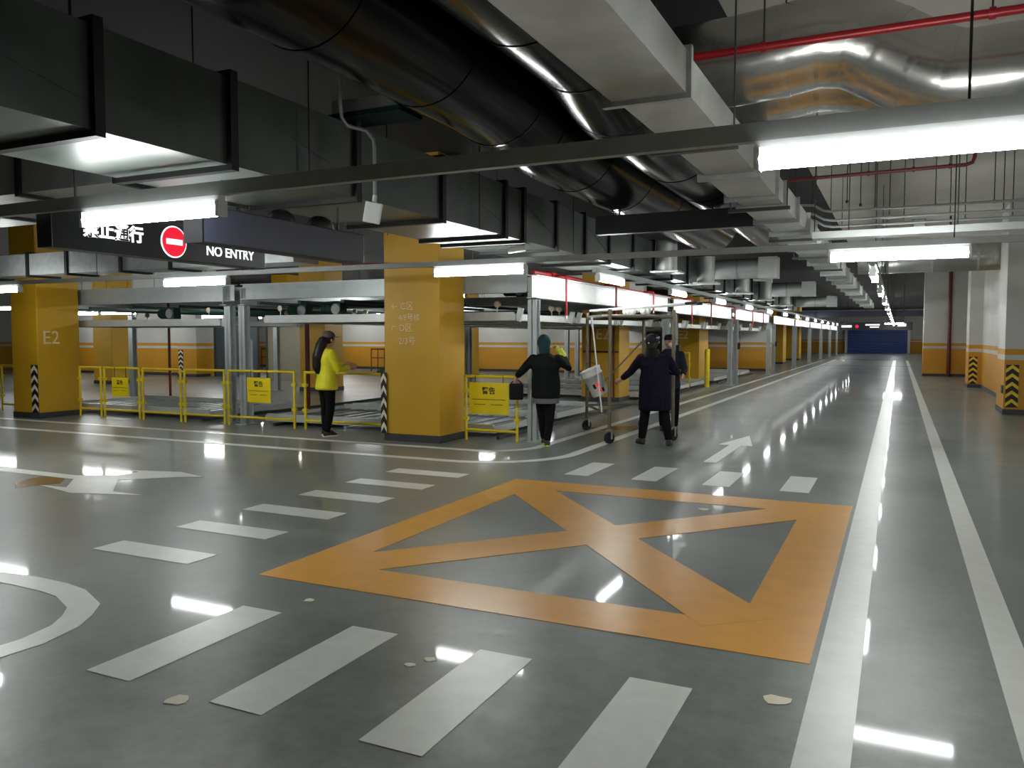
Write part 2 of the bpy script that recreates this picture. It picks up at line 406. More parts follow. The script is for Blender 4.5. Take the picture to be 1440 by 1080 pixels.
mark('water_stain', MB().prism([(-8.39, 5.44), (-8.55, 5.7), (-8.58, 5.9), (-8.35, 5.9), (-8.2, 5.88), (-8.0, 5.68), (-8.1, 5.5), (-8.15, 5.3)], 0.0003, 0.0025), 'water_stain', 'brown stain inside the turn arrow')
mark('water_stain', MB().prism(blob(-4.1, 13.35, 0.75, 0.32, rot=0.5), 0.0003, 0.0018), 'water_stain', 'brown wet stain under the trolley')
for (x, y, r_) in ((-0.43, 3.55, 0.06), (-1.55, 7.3, 0.05), (-3.1, 3.75, 0.03), (-2.0, 3.3, 0.03), (-2.05, 3.2, 0.025), (-2.75, 2.45, 0.05)):
    mark('paint_fleck', MB().prism(blob(x, y, r_, r_ * 0.9, 9, j=0.6), Z0, Z1), 'chevron_white', 'pale paint fleck on the concrete')
# dark floor channel and ramp lip far down the aisle
mark('floor_channel', rect(-4.0, 0.85, 47.5, 48.2), 'skirting', 'dark drain channel far along the aisle')
mark('floor_channel', rect(-4.4, 0.85, 60.2, 61.6), 'dark_red_pipe', 'reddish channel near the blue shutter')

# ================================================================ COLUMNS
def column(x0, x1, y0, y1, label, guards=()):
    c = thing('concrete_column', label, 'column', ((x0 + x1) / 2, (y0 + y1) / 2, 0), 'yellow painted columns')
    obj('shaft', MB().box(x0, x1, y0, y1, 0.0, CEIL), 'yellow_wall', c, bevel=0.012)
    e = 0.01
    obj('skirting', MB().box(x0 - e, x1 + e, y0 - e, y1 + e, 0, 0.11), 'skirting', c)
    return c
cE = column(-15.5, -14.74, 10.1, 10.98, 'yellow column with the letters E2 beside the fence end')
text_obj('column_number', 'E2', 0.36, 'white_letter', face_M((-14.738, 10.2, 1.42), '+X'), cE)
chevron_guard(cE, -14.94, 10.1, '-Y', 0.19, 0.11, 1.02, 'chevron_white')
cM = column(-6.95, -6.0, 10.2, 10.95, 'large yellow column with arrows and zone letters, beside the woman in yellow')
for body, sz, x, z in (('← C区', 0.135, -6.83, 1.96), ('4/8号楼', 0.115, -6.70, 1.80), ('↖ D区', 0.135, -6.83, 1.64), ('2/3号', 0.13, -6.70, 1.45)):
    text_obj('zone_lettering', body, sz, 'white_letter', face_M((x, 10.198, z), '-Y'), cM)
chevron_guard(cM, -7.0, 10.18, '-Y', 0.1, 0.11, 1.02, 'chevron_white')
c3 = column(-6.95, -6.0, 18.6, 19.4, 'yellow column seen behind the wheeled trolley')
text_obj('column_number', 'E2', 0.36, 'white_letter', face_M((-6.6, 18.598, 1.5), '-Y'), c3)
obj('conduit', MB().cyl((-6.12, 18.57, 0.1), (-6.12, 18.57, 2.4), 0.022, 8).cyl((-6.9, 18.57, 1.2), (-6.0, 18.57, 1.2), 0.02, 8), 'dark_red_pipe', c3)
obj('conduit', MB().cyl((-6.72, 18.57, 0.1), (-6.72, 18.57, 2.4), 0.02, 8), 'dark_red_pipe', c3)
c4 = column(-6.95, -6.0, 27.2, 28.6, 'yellow column with E2 behind the posts past the coat wearer')
text_obj('column_number', 'E2', 0.4, 'white_letter', face_M((-6.75, 27.198, 1.5), '-Y'), c4)
column(-6.95, -6.0, 49.0, 50.4, 'yellow column far along the aisle, fourth in the row')
column(-6.95, -6.0, 57.4, 58.6, 'yellow column farthest along the aisle')
column(-15.6, -14.7, 18.6, 19.45, 'yellow column behind the woman in yellow')
column(-15.6, -14.7, 27.2, 28.0, 'yellow column deep inside behind the big column')
column(-24.3, -23.4, 18.6, 19.45, 'yellow column behind the first fence panel with a notice')
column(-24.3, -23.4, 27.2, 28.0, 'yellow column deep inside behind the steel posts')

# ================================================================ LIGHTS: trays and tubes
def tube_proto(name, label):
    t = thing(name, label, 'lamp', (0, 0, 0), 'tube lights')
    obj('housing', MB().box(-0.6, 0.6, -0.025, 0.025, 0.05, 0.08), 'lamp_body', t)
    obj('tube', MB().cyl((-0.58, 0, 0), (0.58, 0, 0), 0.042, 10, True), 'tube_glow', t, label='glowing white tube')
    for sx in (-1, 1):
        obj('end_cap', MB().box(sx * 0.59 - 0.012, sx * 0.59 + 0.012, -0.04, 0.04, -0.045, 0.05), 'lamp_body', t)
    return t
def hang_proto(p):
    for sx in (-0.4, 0.4): obj('hanger_rod', MB().cyl((sx, 0, 0.08), (sx, 0, CEIL - 2.45), 0.006, 6), 'rod', p)
TZ = 2.31
tubes = []
TL = [(-4.25, 3.68, 0, 'lit tube light hanging over the no entry sign'),
      (0.02, 3.68, 0, 'largest lit tube light, overhead on the nearest tray'),
      (-13.3, 8.45, 0, 'lit tube light beside the E2 column top, cut by the frame edge'),
      (-8.9, 8.45, 0, 'lit tube light just below the no entry sign'),
      (-4.43, 8.45, 0, 'lit tube light beside the top of the large yellow column'),
      (-0.03, 8.45, 0, 'thin lit tube light on the second tray over the white lane lines')]
for i in range(18):
    TL.append((-0.3, 11.2 + 4.15 * i, 1 if i < 12 else 13, ORD[i] + ' tube light in the end-on row over the lane lines'))
for i in range(17):
    TL.append((-4.0, 11.95 + 4.2 * i, 2 if i < 12 else 13, ORD[i] + ' tube light along the rack beam beside the aisle'))
TL += [(-13.4, 13.7, 4, 'lit tube light above the left pallet rack'), (-9.1, 15.6, 3, 'lit tube light inside behind the twin posts'),
       (-17.8, 13.7, 4, 'lit tube light inside, behind the E2 column'),
       (-17.5, 21.5, 3, 'lit tube light deep inside by the back wall'), (-12.0, 24.0, 3, 'lit tube light deep inside behind the woman'),
       (-22.0, 28.5, 3, 'lit tube light in front of the deep back wall'), (-11.9, 29.0, 3, 'lit tube light deep inside behind the racks'),
       (-29.0, 20.0, 3, 'lit tube light in front of the striped back wall'), (-6.6, 33.5, 3, 'lit tube light before the striped wall by the aisle'),
       (-8.8, 5.02, 5, 'lit tube light past the sign, cut by the edge of the frame'), (-9.9, 5.85, 3, 'lit tube light with its twin past the sign'),
       (4.4, 8.45, 0, 'lit tube light over the bay off the aisle'), (4.4, 3.68, 0, 'lit tube light over the near bay off the aisle'),
              (-20.3, 15.3, 33, 'lit tube light low behind the first fence notice, near one of a pair'), (-19.0, 15.3, 33, 'lit tube light low behind the first fence notice, far one of a pair'),
       (-19.8, 19.6, 33, 'lit tube light low between the striped wall pier and twin posts'), (-25.5, 16.5, 3, 'added fill tube light inside in front of the striped wall, near one'),  # last entry is an added fill tube that brightens the interior
       (-30.5, 22.3, 3, 'added fill tube light close to the striped back wall'), (-26.6, 21.8, 3, 'added fill tube light beside the striped wall pier'), (-18.6, 26.2, 3, 'added fill tube light deep inside above the railing bay'),  # this line and the next: fill tubes added to brighten the interior
       (-23.5, 31.3, 3, 'added fill tube light close to the deep back wall'), (-10.8, 31.2, 3, 'added fill tube light close to the deep back wall past the racks'),
       (-28.0, 14.0, 3, 'added fill tube light deep inside past the E2 column'), (-22.5, 22.2, 3, 'added fill tube light deep inside before the slate door'), (-13.2, 21.6, 3, 'added fill tube light behind the large column, between the rack rows'),  # remaining tubes are also added, lifting the light behind the fence
       (-27.5, 29.5, 3, 'added fill tube light before the deep back wall railing'), (-16.5, 31.0, 3, 'added fill tube light before the deep back wall beside the large column')]
proto = None; proto3 = None
for x, y, k, lab in TL:
    z = TZ if k != 2 else 2.41
    if k >= 3: z = 2.45
    if k == 33: z = 2.2
    rz = R(90) if k in (1, 2) else 0.0
    if proto is None:
        proto = tube_proto('tube_light', lab); proto.location = (x, y, z)
    elif k == 33:
        o5 = tube_proto('tube_light', lab)
        for sx in (-0.4, 0.4): obj('hanger_rod', MB().cyl((sx, 0, 0.08), (sx, 0, 2.0), 0.006, 6), 'rod', o5)
        o5.location = (x, y, z)
    elif k == 5:
        o5 = tube_proto('tube_light', lab)
        for sx in (-0.4, 0.4): obj('hanger_rod', MB().cyl((sx, 0, 0.08), (sx, 0, 0.27), 0.006, 6), 'rod', o5)
        o5.location = (x, y, z)
    elif k in (3, 13):
        if proto3 is None:
            proto3 = tube_proto('tube_light', lab); hang_proto(proto3); proto3.location = (x, y, z)
        else: dup(proto3, (x, y, z), lab, R(90) if k == 13 else 0.0)
    else:
        dup(proto, (x, y, z), lab, rz)
ZB_ = 2.6
def tray(name, label, p, q, w=0.085, h=0.07, rods=1.6, zt=CEIL):
    t = thing(name, label, 'light tray', tuple((Vector(p) + Vector(q)) / 2), 'lamp trays')
    obj('channel', MB().bar(p, q, w, h), 'tray', t)
    n = max(1, int((Vector(q) - Vector(p)).length / rods))
    for i in range(n):
        a = Vector(p).lerp(Vector(q), (i + 0.5) / n)
        if any(lo < a.x < hi for lo, hi in ((-5.3, -3.6), (-3.5, -0.85), (-12, -5.3)) if abs(q[0] - p[0]) > 1 and not (lo == -12 and p[1] > 4)): continue
        obj('hanger_rod', MB().cyl((a.x, a.y, a.z), (a.x, a.y, zt), 0.006, 6), 'rod', t)
    return t
tray('light_tray', 'grey lamp tray crossing nearest overhead', (-9.4, 3.68, 2.43), (6, 3.68, 2.43), 0.05, 0.08, 3.1)
tray('light_tray', 'grey lamp tray crossing by the large column top', (-18, 8.45, 2.42), (1.85, 8.45, 2.42), 0.06, 0.06, 2.5)
tray('light_tray', 'grey lamp tray running end-on above the lane lines', (-0.3, 9.5, 2.425), (-0.3, 59.8, 2.425), 0.08, 0.066, 4.15)
tray('light_tray', 'grey lamp tray running along the rack beam', (-4.0, 11.2, 2.525), (-4.0, 60.5, 2.525), 0.06, 0.07, 4.2, ZB_)
tray('light_tray', 'grey lamp tray inside above the left rack', (-19.5, 13.7, 2.565), (-12, 13.7, 2.565), 0.06, 0.07, 2.5)

# ================================================================ DUCTS
sd = thing('smoke_duct', 'wide grey rectangular smoke duct with black flange bands', 'duct', (-4.2, 20, 2.6))
X0, X1, ZB, ZT = -4.7, -3.72, 2.6, 3.13
bands = [1.6, 2.9, 3.83, 5.1, 6.37, 7.65, 8.11, 9.05, 10.03, 11.0, 12.14, 13.33, 14.5, 15.7, 17.0, 18.2, 19.4, 20.7, 22, 23.3, 24.6, 26, 27.5, 29, 31, 33]
ys = [0.3] + bands + [34.5]
for i in range(len(ys) - 1):
    a, b = ys[i], ys[i + 1]
    o = MB().box(X0, X1, a + 0.001, b - 0.001, ZB, ZT)
    obj('duct_section', o, 'duct_dark', sd)
    # cross-break seam on the side wall
    if b - a > 0.8 and i % 2:
        obj('seam', MB().bar((X1 + 0.003, a + 0.06, ZT - 0.12), (X1 + 0.003, b - 0.06, ZB + 0.14), 0.006, 0.008), 'duct_dark', sd)
for b in bands:
    e = 0.035; w = 0.03
    mb = MB().box(X0 - e, X1 + e, b - w, b + w, ZB - e, ZB + 0.001).box(X0 - e, X1 + e, b - w, b + w, ZT - 0.001, ZT + e).box(X0 - e, X0 + 0.001, b - w, b + w, ZB, ZT).box(X1 - 0.001, X1 + e, b - w, b + w, ZB, ZT)
    obj('flange_band', mb, 'flange', sd)
for b in (2.2, 4.5, 7.0, 9.5):
    for x in (X0 - 0.02, X1 + 0.055):
        obj('hanger_rod', MB().cyl((x, b, ZB - 0.02), (x, b, CEIL), 0.006, 6), 'rod', sd)
# second duct further left, over the left racks
s2 = thing('crossing_duct', 'silver ribbed duct crossing below the no entry sign', 'duct', (-12, 9.3, 2.62))
xx = [-18, -16.2, -14.9, -13.6, -12.6, -11.3, -10.2, -9.0, -7.8]
for a, b in zip(xx[:-1], xx[1:]):
    obj('duct_section', MB().box(a + 0.002, b - 0.002, 9.2, 9.75, 2.62, 2.98), 'galv', s2)
for a in xx[1:-1]:
    obj('flange_band', MB().box(a - 0.03, a + 0.03, 9.165, 9.785, 2.585, 3.01), 'flange', s2)
s3 = thing('crossing_duct', 'grey flat duct overhead past the sign, beside the smoke duct', 'duct', (-7.5, 4.5, 2.66))
xx = [-11.5, -10.2, -9.0, -7.8, -6.5, -5.3, -4.71]
for a, b in zip(xx[:-1], xx[1:]):
    obj('duct_section', MB().box(a + 0.002, b - 0.002, 4.35, 5.6, 2.72, 3.05), 'galv', s3)
for a in xx[1:-1]:
    obj('flange_band', MB().box(a - 0.025, a + 0.025, 4.32, 5.63, 2.69, 3.075), 'flange', s3)
# silver duct along the aisle
sv = thing('aisle_duct', 'pale galvanised trunk duct running down the aisle overhead', 'duct', (-1.1, 20, 2.7))
vb = [0.0, 2.0, 3.9, 6.0, 7.0, 7.55, 8.5, 9.6, 10.4, 11.4, 12.6, 13.8, 15, 16.2, 17.6, 19, 20.5, 22, 24, 26, 28, 30, 33, 36]
for i, (a, b) in enumerate(zip(vb[:-1], vb[1:])):
    dz = 0.0 if i % 2 else 0.012
    obj('duct_section', MB().box(-1.30 + dz, -0.935 - dz * 0.5, a + 0.002, b - 0.002, 2.7 + dz, 2.9), 'duct_silver', sv)
for b in vb[2:-1]:
    obj('duct_flange', MB().box(-1.35, -0.91, b - 0.02, b + 0.02, 2.675, 2.92), 'galv', sv)
for b in (4.9, 7.4, 9.9, 12.2, 14.6):
    for x in (-1.37, -0.895):
        obj('hanger_rod', MB().cyl((x, b, 2.68), (x, b, CEIL), 0.006, 6), 'rod', sv)
    obj('hanger_bracket', MB().box(-1.39, -0.87, b - 0.02, b + 0.02, 2.645, 2.674), 'rod', sv)
# big dark round ducts with an offset
def round_duct(name, label, xc, r, z_hi, z_lo, y1, y2, yend, m='duct_black', joints=()):
    d = thing(name, label, 'duct', (xc, yend / 2, z_lo - r))
    pts = [(xc, -1.0, z_hi), (xc, 1.5, z_hi), (xc, y1, z_hi)]
    for i in range(1, 8):
        s = i / 8.0; e = s * s * (3 - 2 * s)
        pts.append((xc, y1 + (y2 - y1) * s, z_hi + (z_lo - z_hi) * e))
    pts += [(xc, y2, z_lo), (xc, y2 + 3, z_lo), (xc, yend, z_lo)]
    obj('duct_shell', MB().path(pts, r, 36), m, d)
    for y in joints:
        if y <= y1: z = z_hi
        elif y >= y2: z = z_lo
        else:
            s = (y - y1) / (y2 - y1); z = z_hi + (z_lo - z_hi) * s * s * (3 - 2 * s)
        obj('joint_ring', MB().cyl((xc, y - 0.015, z), (xc, y + 0.015, z), r + 0.005, 36), m, d)
    return d
round_duct('round_duct', 'large black round duct next to the smoke duct', -2.93, 0.44, 3.54, 3.42, 5.4, 7.0, 14, joints=(2.3, 3.6, 4.8, 5.9, 6.4, 7.6, 9, 10.4))
round_duct('round_duct', 'large black round duct next to the pale trunk duct', -1.87, 0.43, 3.55, 3.38, 4.9, 6.1, 14, joints=(2.6, 4.1, 5.0, 5.35, 5.7, 6.1, 7.4, 8.6, 10))
# foil-wrapped flexible ducts at the upper right
def flex(name, label, y, z1, z2, r, xj0, xj1):
    d = thing(name, label, 'duct', (1, y, z2 - r))
    pts = [(-1.38, y, z1 - 0.03), (-1.0, y, z1 - 0.02), (xj0 - 0.3, y, z1), (xj0 - 0.08, y, z1 + 0.03)]
    for i in range(1, 8):
        s = i / 8.0; e = s * s * (3 - 2 * s)
        pts.append((xj0 + (xj1 - xj0) * s, y + 0.05 * math.sin(s * 3.14), z1 + 0.03 + (z2 - z1 - 0.03) * e))
    pts += [(xj1, y, z2), (xj1 + 0.3, y, z2 + 0.005), (xj1 + 0.6, y, z2 + 0.02), (3.4, y, z2 + 0.02)]
    obj('foil_jacket', MB().path(pts, r, 28), 'foil', d)
    for i in (2, 3, 4, 6, 8, 10, 12):
        p = Vector(pts[i]); q = Vector(pts[i + 1]); t = (q - p).normalized()
        obj('tape_band', MB().cyl(p - t * 0.02, p + t * 0.02, r + 0.003, 28), 'foil', d)
    for x in (-0.7, 1.3):
        obj('hanger_rod', MB().cyl((x, y, (z1 if x < 0 else z2) + r - 0.01), (x, y, CEIL), 0.006, 6), 'rod', d)
    return d
flex('flexible_duct', 'crinkled silver foil duct crossing overhead behind the red pipe', 5.55, 3.37, 3.06, 0.28, -0.42, 0.36)
flex('flexible_duct', 'second crinkled silver foil duct partly hidden by the nearer one', 6.45, 3.45, 3.17, 0.28, -0.5, 0.42)
dd = thing('foil_cross_duct', 'tan reflecting silver duct above the striped pier', 'duct', (1, 20.6, 3.0))
obj('foil_jacket', MB().path([(-0.9, 20.75, 3.33), (0.3, 20.75, 3.33), (1.2, 20.75, 3.33), (2.2, 20.75, 3.33)], 0.32, 24), 'foil', dd)
for x in (-0.3, 0.6, 1.5): obj('tape_band', MB().cyl((x, 20.75, 3.33), (x + 0.05, 20.75, 3.33), 0.327, 24), 'galv', dd)
# branch ducts from the smoke duct
for i, (y, lab) in enumerate(((17.0, 'round silver branch duct with boxed end, nearest of three'), (25.0, 'round silver branch duct, middle of three'), (34.0, 'round silver branch duct, farthest of three'))):
    b = thing('branch_duct', lab, 'duct', (-3.0, y, 2.7), 'branch ducts')
    obj('pipe', MB().cyl((-3.69, y, 2.93), (-2.55, y, 2.93), 0.2, 24), 'galv_bright', b)
    obj('end_box', MB().box(-2.56, -2.2, y - 0.21, y + 0.21, 2.72, 3.14), 'galv_bright', b)
    obj('collar', MB().cyl((-3.0, y, 2.93), (-2.96, y, 2.93), 0.21, 24), 'galv', b)
for i, y in enumerate((13.2, 16.2, 20.3, 24.1, 28.5)):
    b = thing('drop_duct', ORD[i] + ' vertical silver drop duct with a flat grille under the smoke duct', 'duct', (-3.42, y, 2.6), 'drop ducts')
    obj('stub', MB().cyl((-3.46, y, 2.62), (-3.46, y, 3.12), 0.17, 20), 'galv_bright', b)
    obj('grille', MB().box(-3.67, -3.22, y - 0.24, y + 0.24, 2.59, 2.62), 'galv_bright', b)
cb = thing('offset_duct', 'short pale duct end standing over the black flange', 'duct', (-3.7, 5.3, 3.2))
obj('duct_section', MB().box(-3.95, -3.35, 5.12, 5.4, 3.24, 3.34), 'galv_bright', cb)
obj('duct_lip', MB().box(-3.97, -3.33, 5.1, 5.42, 3.205, 3.24), 'hood_teal', cb)

# ================================================================ SIGNS
def hanging_sign(name, label, x, y0, y1, z0, z1, m, depth=0.16):
    s = thing(name, label, 'sign', (x - depth / 2, (y0 + y1) / 2, z0))
    obj('sign_box', MB().box(x - depth, x, y0, y1, z0, z1), m, s, bevel=0.006)
    for y in (y0 + 0.25, y1 - 0.25):
        obj('suspension_rod', MB().cyl((x - depth / 2, y, z1), (x - depth / 2, y, ZB if -4.7 < x - depth / 2 < -3.72 else (2.72 if y > 4.35 else CEIL)), 0.01, 8), 'rod', s)
    return s
hs = hanging_sign('no_entry_sign', 'black hanging sign with white lettering and red no entry disc', -5.3, 3.76, 5.86, 2.172, 2.45, 'sign_black')
text_obj('sign_lettering', '禁止通行', 0.13, 'sign_white', face_M((-5.298, 4.0, 2.285), '+X'), hs, bold=0.004)
text_obj('sign_lettering', 'NO ENTRY', 0.113, 'sign_white', face_M((-5.298, 5.15, 2.243), '+X'), hs, bold=0.002)
obj('disc_rim', MB().cyl((-5.3, 4.81, 2.315), (-5.295, 4.81, 2.315), 0.128, 40), 'sign_white', hs)
dk = obj('disc', MB().cyl((-5.296, 4.81, 2.315), (-5.291, 4.81, 2.315), 0.117, 40), 'sign_red', hs, label='red no entry disc')
obj('disc_bar', MB().box(-5.292, -5.287, 4.73, 4.89, 2.293, 2.337), 'sign_white', dk)
h2 = hanging_sign('hanging_sign', 'blank navy hanging sign box in front of the no entry sign', -4.05, 3.92, 5.66, 2.16, 2.40, 'sign_navy')
obj('end_cap', MB().box(-4.212, -4.048, 3.905, 3.919, 2.158, 2.402), 'shade_matt', h2)  # matt black sheet added so the sign end stays dark beside the tube
obj('bracket', MB().ball((-4.13, 4.75, 2.42), (0.05, 0.14, 0.07)).ball((-4.13, 5.2, 2.42), (0.05, 0.16, 0.08)), 'flange', h2)
hp = thing('hanging_sign', 'dark blank sign panel crossing under the black round ducts', 'sign', (-2.5, 10, 2.84))
obj('sign_box', MB().box(-3.2, -1.42, 9.0, 9.12, 2.73, 2.94), 'sign_black', hp)
for x, z in ((-2.93, 2.985), (-1.87, 2.955)): obj('suspension_rod', MB().cyl((x, 9.06, 2.93), (x, 9.06, z), 0.012, 8), 'rod', hp)
fg = thing('gantry_sign', 'dark navy height gantry spanning the far aisle', 'sign', (-2, 36, 2.35))
obj('sign_box', MB().box(-6.0, 1.1, 46.0, 46.2, 2.6, 2.9), 'sign_navy', fg)
for x in (-4.0, 0.2): obj('suspension_rod', MB().cyl((x, 46.1, 2.89), (x, 46.1, CEIL), 0.015, 8), 'rod', fg)
fs = thing('direction_sign', 'black lit direction sign in front of the blue shutter', 'sign', (-2, 62, 2.1))
obj('sign_box', MB().box(-3.85, 0.85, 64.0, 64.2, 2.05, 2.62), 'sign_black', fs)
for x0, x1, z0, z1, m in ((-3.8, -3.1, 2.25, 2.4, 'sign_white'), (-2.2, -1.25, 2.38, 2.48, 'sign_white'), (-1.9, -1.3, 2.22, 2.31, 'sign_white'), (-0.1, 0.45, 2.3, 2.5, 'sign_white')):
    obj('lit_panel', MB().box(x0, x1, 63.985, 64.0, z0, z1), m, fs)
for x in (-3.4, 0.3): obj('suspension_rod', MB().cyl((x, 64.1, 2.6), (x, 64.1, CEIL), 0.02, 8), 'rod', fs)
obj('disc', MB().cyl((-2.75, 64.0, 2.32), (-2.75, 63.985, 2.32), 0.12, 20), 'sign_red', fs)

# ================================================================ PIPES
def pipe(name, label, pts, r, m, rods=(), group=None, n=10):
    p = thing(name, label, 'pipe', pts[0], group)
    obj('run', MB().path(pts, r, n), m, p)
    for x, y, z in rods:
        obj('hanger_rod', MB().cyl((x, y, z), (x, y, CEIL), 0.006, 6), 'rod', p)
        obj('pipe_clip', MB().cyl((x - 0.015, y, z), (x + 0.015, y, z), r + 0.008, 10), m, p)
    return p
pipe('sprinkler_pipe', 'red sprinkler pipe in front of the foil duct', [(-1.38, 5.0, 3.235), (4, 5.0, 3.235)], 0.024, 'red_pipe', ((-0.75, 5, 3.235), (0.4, 5, 3.235), (1.6, 5, 3.235)))
pipe('sprinkler_pipe', 'thin dark red pipe with upturned end under the white ceiling', [(-1.33, 10, 3.36), (0.6, 10, 3.38), (0.66, 10, 3.40), (0.68, 10, 3.46), (0.68, 10, 3.52)], 0.02, 'dark_red_pipe', ((-0.9, 10, 3.365), (-0.35, 10, 3.37), (0.1, 10, 3.375), (0.45, 10, 3.38)))
pipe('dark_pipe', 'thin black pipe close to the ceiling at the top of the picture', [(-1.3, 4.6, 3.75), (-0.2, 4.6, 3.78), (0.9, 4.6, 3.8)], 0.012, 'flange')
for i, (z, y, lab) in enumerate(((3.10, 10.9, 'uppermost steel conduit of three with a bend'), (3.0, 10.97, 'middle steel conduit of three with a bend'), (2.93, 11.04, 'lowest steel conduit of three with a bend'))):
    pipe('conduit', lab, [(-1.3, y, z + 0.10), (-1.1, y, z + 0.10), (-1.0, y, z + 0.09), (-0.88, y, z + 0.02), (-0.78, y, z), (0.4, y, z), (4, y, z)], 0.016, 'galv', ((-0.3 + 0.16 * i, y, z), (0.35 + 0.16 * i, y, z), (0.95 + 0.1 * i, y, z)), 'conduits')
pipe('conduit', 'thin dark conduit with upturned end below the three bent ones', [(-0.86, 11.2, 2.84), (0.4, 11.2, 2.84), (0.52, 11.2, 2.845), (0.53, 11.2, 2.88), (0.53, 11.2, 3.05)], 0.012, 'flange')
jb = thing('junction_box', 'small grey junction box on the dark conduit', 'junction box', (0.2, 11.2, 2.83)); obj('box_body', MB().box(0.12, 0.26, 11.13, 11.22, 2.83, 2.98), 'rod', jb); obj('lid', MB().box(0.13, 0.25, 11.115, 11.13, 2.84, 2.97), 'galv', jb)
for i, (x, h) in enumerate(((-0.95, 1.0), (-0.6, 1.05), (-0.45, 1.1), (0.5, 0.45), (0.75, 0.5))):
    hr = thing('hanger_spike', ORD[i] + ' black threaded rod hanging below the pale ceiling', 'rod', (x, 10.6, CEIL - h), 'ceiling rods')
    obj('rod', MB().cyl((x, 10.6, CEIL - h), (x, 10.6, CEIL), 0.009 if i > 2 else 0.005, 6), 'flange', hr)
    obj('nut', MB().cyl((x, 10.6, CEIL - h), (x, 10.6, CEIL - h + 0.03), 0.018, 6), 'rod', hr)
tr2 = thing('cable_tray', 'flat grey cable tray just above the second lamp tray', 'cable tray', (0, 9.3, 2.72))
obj('tray_floor', MB().box(-0.85, 1.8, 9.15, 9.35, 2.58, 2.59), 'tray', tr2); obj('tray_side', MB().box(-0.85, 1.8, 9.14, 9.15, 2.58, 2.65), 'tray', tr2); obj('tray_side', MB().box(-0.85, 1.8, 9.35, 9.36, 2.58, 2.65), 'tray', tr2)
for x in (-0.5, 0.5, 1.5): obj('hanger_rod', MB().cyl((x, 9.25, 2.58), (x, 9.25, CEIL), 0.006, 6), 'rod', tr2)
pipe('riser_pipe', 'dark red riser pipe on the far striped wall', [(1.78, 36.1, 0), (1.78, 36.1, 4.15)], 0.07, 'dark_red_pipe')
rp_ = thing('sprinkler_main', 'red sprinkler main with drop pipes above the aisle rack', 'pipe', (-5.0, 20, 2.58))
obj('run', MB().path([(-4.88, 13.0, 2.49), (-4.88, 34.5, 2.49)], 0.018, 10), 'red_pipe', rp_)
obj('header', MB().path([(-4.88, 11.0, 2.505), (-4.88, 13.0, 2.505)], 0.036, 10), 'red_pipe', rp_)
obj('coupling', MB().cyl((-4.88, 11.65, 2.51), (-4.88, 11.85, 2.51), 0.05, 12), 'red_pipe', rp_)
for y, zb in ((11.75, 1.88), (14.2, 1.97), (16.7, 2.1), (20.2, 1.88), (22.5, 1.86), (26.0, 1.95), (29.5, 1.9), (32.0, 1.9)):
    dr = obj('drop_pipe', MB().path([(-4.88, y, 2.495), (-4.7, y, 2.495), (-4.655, y, 2.48), (-4.645, y, 2.43), (-4.645, y, zb)], 0.018, 8), 'red_pipe', rp_)
    obj('sprinkler_head', MB().rings([(-4.645, y, zb - 0.05, 0.03, 0.03), (-4.645, y, zb - 0.045, 0.03, 0.03), (-4.645, y, zb - 0.04, 0.012, 0.012), (-4.645, y, zb, 0.012, 0.012)], 10), 'brass', dr)
pipe('drain_pipe', 'thin dark red vertical pipe in the left rack bay', [(-15.2, 13.6, 0), (-15.2, 13.6, 2.55)], 0.03, 'dark_red_pipe')
pipe('drain_pipe', 'dark red vertical pipe just behind the woman in yellow', [(-11.2, 13.6, 0), (-11.2, 13.6, 2.55)], 0.05, 'dark_red_pipe')
pipe('long_red_pipe', 'long red pipe above the top of the E2 column', [(-20, 10.0, 2.72), (-15.55, 10.0, 2.72)], 0.07, 'red_pipe')
pipe('long_red_pipe', 'short red pipe above the large column top beside the lit duct', [(-7.6, 10.1, 2.62), (-7.2, 10.1, 2.62), (-4.85, 10.1, 2.52)], 0.03, 'red_pipe', ((-7.4, 10.1, 2.62), (-5.4, 10.1, 2.535)))

# access point hanging on its conduit
ap = thing('access_point', 'white flat antenna box hanging from a bent conduit', 'antenna', (-3.45, 4.93, 2.36))
M = Matrix.Rotation(R(12), 3, 'Y') @ Matrix.Rotation(R(28), 3, 'Z')
obj('antenna_case', MB().cbox((-3.45, 4.93, 2.445), (0.125, 0.03, 0.15), M=M), 'plastic_white', ap, bevel=0.01)
obj('swivel', MB().cyl((-3.45, 4.95, 2.52), (-3.45, 4.96, 2.57), 0.018, 10), 'plastic_white', ap)
obj('conduit', MB().path([(-3.6, 4.76, CEIL), (-3.6, 4.76, 3.2), (-3.6, 4.78, 3.1), (-3.58, 4.82, 3.05), (-3.49, 4.92, 3.03), (-3.455, 4.955, 2.97), (-3.45, 4.96, 2.9), (-3.45, 4.96, 2.56)], 0.014, 10), 'galv', ap)
# cctv camera under the smoke duct beside the tube
cc = thing('security_camera', 'small grey bullet camera under the smoke duct near the lit panel', 'camera', (-3.9, 8.4, 2.45))
obj('camera_body', MB().cyl((-3.98, 8.28, 2.52), (-3.80, 8.36, 2.55), 0.04, 14), 'plastic_white', cc)
obj('mount', MB().cyl((-3.88, 8.32, 2.53), (-3.88, 8.32, 2.6), 0.02, 10), 'plastic_white', cc)

